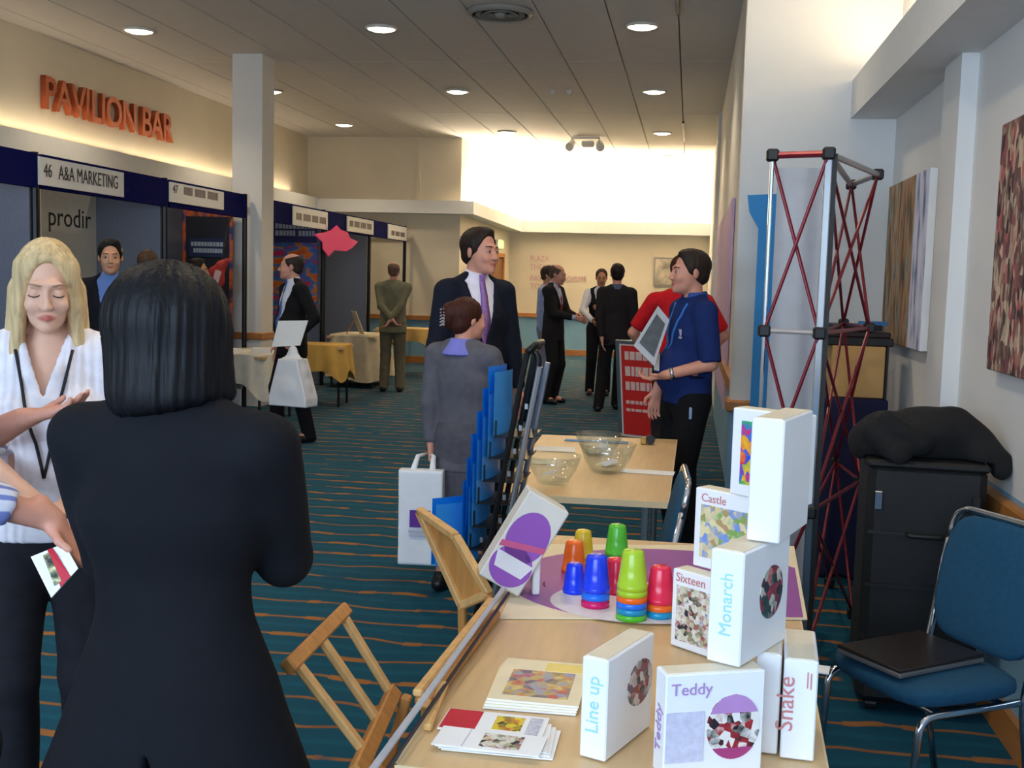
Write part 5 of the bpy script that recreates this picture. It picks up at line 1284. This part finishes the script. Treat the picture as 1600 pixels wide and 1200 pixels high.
disc(c[0]+.03, c[1]-.06, .47, .40, ang, TZ+.0046, .0006, clip=[np.array((c[0], c[1], 0))+(q-c)*np.array((.975, .975, 0)) for q in Q]).build('purple_shape', mat('mat_purple', (150, 76, 160), .45, var=.05), t, world=True)
disc(-.08, 2.93, .26, .19, ang, TZ+.0053, .0006).build('white_shape', mat('mat_white', (236, 228, 226), .45), t, world=True)
for (qx, qy) in ((833, 915), (851, 913)):
    a = onz(qx, qy, TZ+.0055); MB().tube([a+(-.004, .022, .0006), a+(-.003, 0, .0006), a+(.004, -.022, .0006)], .002, 5).build('stroke', M_ink, t, world=True)

# ---- coloured stacking cups, upside down
CUP = {}
def cup_mesh():
    me = MB().lathe([(.0, .096), (.018, .0955), (.0225, .093), (.0245, .088), (.029, .05), (.0325, .014), (.034, .013), (.0345, .0), (.0325, .0), (.0315, .012), (.0275, .05), (.023, .086), (.0, .0935)], n=28).mesh('cup', True); return me
CM = cup_mesh()
CC = {'yellow': (226, 196, 40), 'orange': (250, 110, 30), 'blue': (24, 64, 246), 'teal': (20, 150, 200), 'pink': (226, 24, 110), 'green': (86, 196, 50), 'red': (236, 40, 80), 'lime': (176, 214, 50), 'sky': (30, 120, 250)}
def cup(col, loc, label, sc):
    m = mat('cup_'+col, CC[col], .25, var=.03); me = CM.copy(); me.materials.append(m)
    o = bpy.data.objects.new('cup', me); COL.objects.link(o); o.location = tuple(float(v) for v in loc); o.scale = (sc, sc, sc*.92); props(o, label, 'cup', 'stacking cups on the play mat'); return o
def cup_stack(px, py, cols, step, sc, desc):
    p = onz(px, py, TZ+.006); n = len(cols)
    for k, col in enumerate(cols):   # listed from the top cup down
        z = TZ+.0062+step*(n-1-k)
        where = desc if n == 1 else ('top cup of '+desc if k == 0 else ('bottom cup of '+desc if k == n-1 else 'cup %s in ' % ('below the top', 'third from the top', 'fourth from the top')[min(k-1, 2)]+desc))
        nm = {'sky': 'bright blue', 'pink': 'magenta'}.get(col, col)
        cup(col, (p[0], p[1], z), nm+' plastic '+where if n == 1 else nm+' plastic cup, '+where.replace('cup ', '', 1) if where.startswith('cup ') else nm+' plastic cup, '+where.replace(' cup', '', 1), sc)
cup_stack(910, 880, ['yellow', 'yellow'], .016, .98, 'the yellow stack at the back')
cup_stack(896, 893, ['orange'], .016, 1.05, 'cup at the back left of the mat')
cup_stack(897, 925, ['blue'], .016, .92, 'short cup standing lone on the left of the white shape')
cup_stack(930, 946, ['blue', 'sky', 'pink'], .020, 1.10, 'the blue stack with a magenta rim')
cup_stack(963, 876, ['green', 'teal'], .018, 1.08, 'the green stack at the back')
cup_stack(961, 925, ['red'], .016, 1.08, 'cup between the blue and lime stacks')
cup_stack(986, 966, ['lime', 'lime', 'orange', 'sky', 'teal', 'green'], .0155, 1.14, 'the tall lime stack')
cup_stack(1030, 962, ['red', 'orange', 'teal'], .018, 1.08, 'the red stack at the right')

# ---- white game boxes
def art(name, stops, scale, circle=None, ring=None, seed=0.0):
    n = NB(name, .45); f, c2 = n.noise(n.obj(), scale, 3); d_, vc = n.voro(n.obj(), scale*1.6); g = n.sep(vc)[0]
    return n.out(n.ramp(n.math('ADD', n.math('MULTIPLY', g, .6), n.math('MULTIPLY', f, .4)), stops))
A_mul = art('art_multicolour', [(.2, (40, 40, 56)), (.35, (196, 190, 150)), (.48, (226, 222, 214)), (.6, (150, 60, 56)), (.75, (236, 232, 220)), (.85, (110, 120, 160))], 55)
A_bright = art('art_bright', [(.2, (40, 80, 200)), (.38, (226, 40, 50)), (.5, (240, 190, 40)), (.62, (60, 170, 80)), (.78, (60, 90, 210)), (.9, (240, 120, 160))], 26)
A_castle = art('art_castle', [(.25, (120, 150, 214)), (.42, (214, 196, 150)), (.55, (230, 214, 170)), (.68, (120, 170, 90)), (.82, (200, 140, 110))], 40)
A_tartan = art('art_tartan', [(.2, (24, 30, 36)), (.36, (40, 90, 84)), (.5, (210, 206, 190)), (.62, (176, 40, 60)), (.78, (30, 40, 60))], 34)
A_fig = art('art_figures', [(.2, (20, 18, 22)), (.36, (230, 226, 220)), (.56, (236, 232, 228)), (.68, (170, 40, 50)), (.8, (30, 28, 34))], 44)
A_face = art('art_portrait', [(.2, (50, 40, 44)), (.4, (200, 190, 186)), (.55, (214, 206, 200)), (.68, (150, 60, 60)), (.82, (90, 96, 120))], 40)
M_box = mat('box_white', (240, 240, 242), .4, var=.015); M_boxtop = mat('box_top_cream', (226, 214, 190), .55, var=.05)
def ink(n, rgb): return mat('ink_'+n, rgb, .6)
def game_box(label, corner, ang, L, T, Hh, z, side=1, spine=None, title=None, pic=None, pic_m=None, round_pic=False, top=True):
    """corner: near bottom corner where spine and cover meet; the cover runs L along ang, the spine T to its left (side=1)"""
    cu = np.array((math.cos(ang), math.sin(ang), 0)); sv = np.array((-math.sin(ang), math.cos(ang), 0))*side
    corner = np.array((corner[0], corner[1], z)); ctr = corner+cu*L/2+sv*T/2
    t = thing('game_box', label, 'game box', ctr, ang, 'white game boxes on the front table')
    y0 = -T/2*side
    MB().box((0, 0, Hh/2), (L, T, Hh-.002), bev=.0025).build('carton', M_box, t)
    MB().box((0, y0*0.0, Hh-.0005), (L-.012, T-.012, .002)).build('top_flap', M_boxtop, t) if top else None
    fy = y0-.0012*side                      # cover plane
    if pic:
        x0, x1, z0, z1 = pic
        if round_pic:
            P = [(-L/2+(x0+x1)/2*L+(x1-x0)/2*L*math.cos(a), fy, Hh*((z0+z1)/2+(z1-z0)/2*math.sin(a))) for a in np.linspace(0, 2*PI, 40, endpoint=False)]
        else: P = [(-L/2+x0*L, fy, z0*Hh), (-L/2+x1*L, fy, z0*Hh), (-L/2+x1*L, fy, z1*Hh), (-L/2+x0*L, fy, z1*Hh)]
        MB().prism(P, (0, .0012*side, 0)).build('picture', pic_m, t)
    if title:
        s_, size, x_, z_, m_ = title; text(s_, size, ((-L/2+x_*L), fy-.0003*side, z_*Hh), (side, 0, 0), (0, 0, 1), m_, t, .0004)
    if spine:
        s_, size, m_, up = spine            # reads upwards along the spine
        text(s_, size, (-L/2-.0014, (T*.18)*(-1), Hh*up) if side > 0 else (-L/2-.0014, T*.18, Hh*up), (0, 0, 1), (0, 1, 0), m_, t, .0004)
    return t
cy = ink('cyan', (160, 220, 230)); lil = ink('lilac', (176, 140, 196)); rs = ink('rose', (206, 130, 130)); gy = ink('grey', (180, 178, 190))
BH = .19
g1 = game_box('white game box with pale cyan spine lettering, alone left of the pile', (-.115, 1.915), math.radians(68), .20, .052, .188, TZ+.001, 1, ('Line up', .036, cy, .26), None, (.42, .98, .34, .80), A_face, True)
g2 = game_box('white game box titled Teddy with a round picture, in front', (-.012, 1.868), math.radians(22), .185, .05, .188, TZ+.001, 1, ('Teddy', .034, lil, .22), ('Teddy', .030, .05, .80, lil), (.42, .96, .16, .78), A_fig, True)
MB().box((-.055, -.0266, .075), (.07, .0006, .09)).build('faint_print', mat('faint_lilac', (206, 204, 224), .6, var=.1, scale=90), g2)
P_ = [(-.0925+.69*.185+.05*math.cos(a), -.0272, .188*(.47)+.0583*math.sin(a)) for a in np.linspace(.45, PI-.45, 16)]; MB().prism(P_, (0, .0004, 0)).build('purple_band', mat('print_purple', (190, 140, 200), .5), g2)
P_ = [(-.0925+.69*.185+.05*math.cos(a), -.0272, .188*(.47)+.0583*math.sin(a)) for a in np.linspace(PI+.7, 2*PI-.7, 12)]; MB().prism(P_, (0, .0004, 0)).build('purple_band', mat('print_plum', (170, 60, 120), .5), g2)
g3 = game_box('narrow white game box squeezed between the Teddy and Snake boxes', (.148, 2.02), math.radians(86), .185, .045, .19, TZ+.001, -1, None)
g4 = game_box('white game box with Snake on its spine, at the right edge of the table', (.197, 2.005), math.radians(86), .185, .060, .188, TZ+.001, -1, ('Snake', .044, rs, .28))
MB().box((-.0945, -.018 if True else 0, .15), (.0008, .002, .03)).box((-.0945, -.012, .152), (.0008, .002, .03)).build('spine_mark', rs, g4)
g5 = game_box('white game box with a tartan round picture, standing on the Teddy box', (.113, 1.925), math.radians(63), .205, .064, .205, TZ+.191, 1, ('Monarch', .032, cy, .25), None, (.36, .86, .30, .78), A_tartan, True)
g6 = game_box('white game box titled Sixteen, lowest of the pile at the back', (-.012, 2.60), math.radians(-40), .185, .05, .188, TZ+.001, 1, None, ('Sixteen', .030, .06, .85, rs), (.08, .95, .10, .80), A_mul)
g7 = game_box('white game box titled Castle standing on the Sixteen box', (.033, 2.625), math.radians(-38), .185, .05, .19, TZ+.191, 1, None, ('Castle', .028, .1, .84, rs), (.1, .92, .14, .80), A_castle)
g8 = game_box('white game box with a plain bright spine, topmost at the front', (.176, 2.00), math.radians(70), .20, .060, .225, TZ+.398, 1, None)
g9 = game_box('white game box with a brightly coloured picture, topmost at the back', (.108, 2.545), math.radians(-38), .185, .05, .20, TZ+.383, 1, None, None, (.14, .9, .14, .86), A_bright)
# extra carton behind carrying the front pile
g10 = game_box('white game box half hidden under the pile behind the Teddy box', (.088, 2.06), math.radians(86), .17, .05, .19, TZ+.001, -1, None)

# ---- purple patterned box leaning on the mat
p = onz(768, 932, TZ+.006)
t = thing('toy_box', 'tilted white box with large purple patches at the far left of the mat', 'box', (p[0]+.045, p[1]+.015, TZ+.006), .25)
Rt = roty(.52); MB().box(Rt@np.array((0, 0, .1325))+np.array((-.03, .03, .032)), (.125, .09, .265), Rt, bev=.004).build('carton', mat('toybox_white', (226, 222, 214), .5, var=.04), t)
def on_face(u, v): return Rt@np.array((u*.92, -.0462, .1325+v*.88))+np.array((-.03, .03, .032))
def face_disc(cu_, cv_, ru, rv, name, m, lift, n=28, a0=0, a1=2*PI):
    P = [on_face(cu_+ru*math.cos(a), cv_+rv*math.sin(a))+np.array((0, -lift, 0)) for a in np.linspace(a0, a1, n, endpoint=False)]
    MB().prism(P, (0, .0006, 0)).build(name, m, t)
MB().box((.075, .045, .05), (.02, .07, .10), bev=.003).build('prop', M_white, t)
pm_ = mat('toybox_purple', (150, 84, 186), .45); pk_ = mat('toybox_pink', (206, 90, 140), .45)
face_disc(.0, .02, .062, .085, 'purple_patch', pm_, .0004); face_disc(.0, -.08, .064, .065, 'purple_patch', pm_, .0004)
MB().prism([on_face(-.064, -.02)+np.array((0, -.001, 0)), on_face(.064, .02)+np.array((0, -.001, 0)), on_face(.064, .0)+np.array((0, -.001, 0)), on_face(-.064, -.04)+np.array((0, -.001, 0))], (0, .0006, 0)).build('pink_stripe', pk_, t)
MB().prism([on_face(-.06, -.05)+np.array((0, -.0012, 0)), on_face(.06, -.05)+np.array((0, -.0012, 0)), on_face(.045, -.10)+np.array((0, -.0012, 0)), on_face(-.045, -.10)+np.array((0, -.0012, 0))], (0, .0006, 0)).build('pale_band', mat('toybox_pale', (232, 230, 236), .45), t)
MB().box(Rt@np.array((.0632, 0, .1325))+np.array((-.03, .03, .032)), (.001, .06, .18), Rt).build('side_print', mat('toybox_side', (170, 176, 206), .5, var=.2, scale=50), t)

# ---- booklets and leaflets on the front table
A_sol = art('art_booklet', [(.2, (120, 110, 120)), (.36, (200, 170, 90)), (.5, (150, 160, 190)), (.64, (196, 90, 80)), (.8, (214, 196, 120))], 30)
q = [onz(759, 1103, TZ), onz(906, 1112, TZ), onz(914, 1052, TZ), onz(800, 1042, TZ)]; c = sum(q)/4
for k in range(4):
    dz = .0005+.0042*k; lab = ['bottom cream booklet of the pile', 'cream booklet second from the bottom of the pile', 'cream booklet second from the top of the pile', 'cream booklet with a colourful picture, on top of the pile'][k]
    b = thing('booklet', lab, 'booklet', (c[0]-.003*(3-k), c[1]-.004*(3-k), TZ+dz), .012*(3-k)-.01, 'booklets on the front table')
    MB().box((0, 0, .002), (.186, .245, .0038)).build('pages', M_paper, b); MB().box((0, 0, .0040), (.186, .245, .0004)).build('cover', mat('booklet_cream', (238, 222, 186), .5), b)
    if k == 3:
        MB().box((-.0, -.02, .0044), (.135, .15, .0004)).build('picture', A_sol, b); MB().box((.045, .085, .0044), (.09, .05, .0004)).build('title_block', mat('booklet_yellow', (240, 214, 120), .5), b)
def leaf(label, px, py, w, l, rot, k, parts):
    p = onz(px, py, TZ); b = thing('leaflet', label, 'leaflet', (p[0], p[1], TZ+.001+.0026*k), rot, 'leaflets on the front table')
    MB().box((0, 0, .001), (w, l, .0022)).build('sheet', M_paper, b)
    for (nm, x0, x1, y0, y1, m) in parts: MB().box(((x0+x1)/2, (y0+y1)/2, .0024), (x1-x0, y1-y0, .0004)).build(nm, m, b)
    return b
A_fruit = art('art_fruit', [(.2, (36, 40, 26)), (.4, (214, 190, 40)), (.55, (240, 210, 70)), (.7, (226, 140, 50)), (.85, (60, 70, 30))], 42)
prn = mat('print_red', (196, 24, 50), .5); prt = mat('print_grey', (196, 196, 210), .6, var=.2, scale=120)
for k in range(3): leaf(['lowest white leaflet under the pile at the table edge', 'second white leaflet in the pile at the table edge', 'third white leaflet in the pile at the table edge'][k], 785-6*k, 1158-2*k, .205, .13, .0+.03*k, k, [('print', .05, .09, -.05, .05, prt)])
leaf('leaflet with a red cover panel and fruit photo, in the pile', 772, 1138, .20, .10, -.03, 3, [('red_panel', -.098, -.03, -.045, .048, prn), ('photo', .0, .055, -.03, .035, A_fruit), ('print', .065, .09, -.04, .04, prt)])
leaf('leaflet with a grey group photo, topmost near the table edge', 765, 1168, .20, .085, -.06, 4, [('photo', -.015, .06, -.03, .03, A_mul), ('fold_line', -.045, -.043, -.04, .04, prt)])
solo('loose_card', MB().box(onz(1262, 1045, TZ)+np.array((.01, 0, .0025)), (.075, .05, .003), rotz(-.2)), M_paper, 'white card sticking out over the right table edge', 'card')

# ---- on the middle table: glass bowls, papers and glare sheets
M_gl = bpy.data.materials.new('bowl_glass'); M_gl.use_nodes = True; N_, L_ = nodes_of(M_gl)
tr_ = N_.new('ShaderNodeBsdfTransparent'); tr_.inputs[0].default_value = (.93, .96, .96, 1); gl_ = N_.new('ShaderNodeBsdfGlossy'); gl_.inputs['Roughness'].default_value = .05; mx_ = N_.new('ShaderNodeMixShader')
mx_.inputs[0].default_value = .12; L_.new(tr_.outputs[0], mx_.inputs[1]); L_.new(gl_.outputs[0], mx_.inputs[2]); L_.new(mx_.outputs[0], N_['Material Output'].inputs[0])
def bowl(label, px, py, r, h):
    p = onz(px, py, TZ); b = thing('glass_bowl', label, 'bowl', (p[0], p[1], TZ+.001), 0, 'glass bowls on the middle table')
    MB().lathe([(.0, .0), (r*.5, .0), (r*.56, .004), (r*.82, h*.5), (r, h), (r*.975, h), (r*.79, h*.5), (r*.52, .010), (.0, .008)], n=36).build('bowl', M_gl, b, True)
    return p
b1 = bowl('clear glass bowl nearest the brochure rack', 864, 755, .12, .12); b2 = bowl('clear glass bowl in the middle of the beech table', 948, 738, .13, .13); b3 = bowl('clear glass bowl at the back of the beech table', 935, 712, .12, .11)
for k, (bp, nm) in enumerate(((b1, 'bowl nearest the rack'), (b2, 'middle bowl'), (b3, 'back bowl'))):
    for j in range(3):
        a = j*2.1+k; o = MB().box((0, 0, 0), (.05, .07, .0015), rotx(.25*(j-1))@roty(.2)).build('business_card', mat('card_%d' % j, ((240, 236, 226), (226, 214, 180), (206, 214, 230))[j], .5)); o.location = (bp[0]+.025*math.cos(a), bp[1]+.025*math.sin(a), TZ+.025+.012*j); o.rotation_euler = (0, 0, a)
        props(o, ('pale', 'cream', 'bluish')[j]+' business card lying in the '+nm, 'card', 'cards in the glass bowls')
for k, (qx, qy, w, l, m_, lab) in enumerate(((932, 690, .34, .07, mat('strip_blue', (70, 150, 210), .5), 'blue paper strip behind the glass bowls'), (868, 702, .20, .16, M_paper, 'white sheet standing in for glare on the beech table behind the bowls'), (1012, 738, .24, .10, M_paper, 'white paper slip on the right of the beech table'), (838, 722, .16, .12, mat('glare_cream', (244, 232, 196), .5), 'cream sheet standing in for glare on the left of the beech table'))):  # white and cream sheets behind and left of the bowls imitate tabletop glare
    p = onz(qx, qy, TZ); o = MB().box((0, 0, .0015), (w, l, .002)).build('paper_glare_sheet', m_); o.location = (p[0], p[1], TZ+.0004); o.rotation_euler = (0, 0, (.0, .1, -.06, .2)[k]); props(o, lab, 'paper')
p = onz(1010, 694, TZ); t = thing('tape_dispenser', 'small black and gold desk item at the far corner of the beech table', 'desk item', (p[0], p[1], TZ))
MB().box((-.015, 0, .018), (.03, .05, .036), bev=.004).build('body', mat('item_gold', (176, 140, 70), .3, metal=.6), t); MB().cyl((.02, -.02, .025), (.02, .02, .025), .025, n=16).build('reel', M_dark, t)

# ---- wooden chairs and easel along the aisle side of the front table
t = thing('wooden_chair', 'wooden slat back chair beside the woman in black', 'chair', (-.62, 2.27, 0))
def bar(a, b, w, th, name, m=M_wood, n=None):
    a = np.array(a, float); b = np.array(b, float); d = unit(b-a); nn = unit(np.array(n if n is not None else (1, 0, 0))-d*np.dot(n if n is not None else (1, 0, 0), d)); R = np.array((np.cross(nn, d), nn, d)).T
    return MB().box((a+b)/2, (w, th, np.linalg.norm(b-a)), R, bev=.004).build(name, m, t, world=True)
tp0, tp1 = onz(450, 1043, .80), onz(540, 952, .80); lw0, lw1 = onz(566, 1190, .62), onz(616, 1080, .62); nrm = np.cross(tp1-tp0, lw0-tp0)
bar(tp0, tp1, .032, .026, 'top_rail', M_wood, nrm); bar(lw0+(lw0-lw1)*.15, lw1, .036, .026, 'lower_rail', M_wood, nrm)
for f in (.10, .5, .92): bar(tp0+(tp1-tp0)*f, lw0+(lw1-lw0)*(f*1.0), .026, .018, 'slat', M_wood2, nrm)
sz_ = .44
MB().box(((lw0+lw1)/2)*np.array((1, 1, 0))+np.array((.10, 0, sz_)), (.34, .38, .025), bev=.006).build('seat', M_wood, t, world=True)
for sy in (-.17, .17):
    y_ = (lw0[1]+lw1[1])/2+sy; bar((lw0[0]-.05, y_, sz_), (lw0[0]-.14, y_, 0), .03, .026, 'leg'); bar((lw0[0]+.24, y_, sz_), (lw0[0]+.27, y_, 0), .03, .026, 'leg'); bar((lw0[0]-.05, y_, sz_-.01), (lw0[0], y_, .62), .03, .024, 'upright')
t = thing('wooden_chair', 'wooden chair with a framed solid back beside the brochure rack', 'chair', (-.66, 2.98, 0))
q = [ony(655, 798, 3.12), ony(712, 838, 2.98), ony(764, 928, 2.90), ony(722, 946, 2.96)]; c = sum(q)/4; nn = unit(np.cross(q[1]-q[0], q[3]-q[0]))
MB().prism([c+(v-c)*.9 for v in q], nn*.01).build('back_panel', M_wood, t, world=True)
for i in range(4): bar(q[i], q[(i+1) % 4], .024, .024, 'back_frame', M_wood2, nn)
m_ = (q[2]+q[3])/2; MB().box((m_[0]+.0, m_[1]+.1, .44), (.30, .34, .025), bev=.006).build('seat', M_wood, t, world=True)
for sx in (-.12, .12):
    for sy in (-.04, .24): bar((m_[0]+sx, m_[1]+sy, .43), (m_[0]+sx*1.15, m_[1]+sy, 0), .028, .028, 'leg')
for v in (q[2], q[3]): bar(v, (v[0], v[1]+.05, .44), .026, .022, 'upright')
# folded easel lying along the table edge
t = thing('folded_easel', 'folded wooden easel with a grey board lying along the table edge', 'easel', (-.47, 2.3, TZ))
a0, a1 = onz(768, 938, TZ+.05), onz(652, 1084, TZ+.03); bar(a0, a1, .022, .016, 'leg', M_wood2, (0, 0, 1))
a0, a1 = onz(772, 958, TZ+.012), onz(662, 1100, TZ+.012); bar(a0, a1, .034, .02, 'leg', M_wood, (0, 0, 1))
a0, a1 = onz(694, 1068, TZ+.035), onz(668, 1138, TZ+.008); bar(a0, a1, .018, .016, 'peg', M_wood2, (0, 0, 1))
a0, a1 = onz(788, 918, TZ+.07), onz(575, 1212, TZ+.04)
bar(a0, a1, .013, .005, 'board', mat('board_grey', (176, 178, 186), .4, var=.1), (0.5, 0, 1)); bar(a0+np.array((.012, 0, -.012)), a1+np.array((.014, 0, -.016)), .008, .008, 'board_edge', mat('board_edge_dark', (36, 34, 44), .5), (0.5, 0, 1))
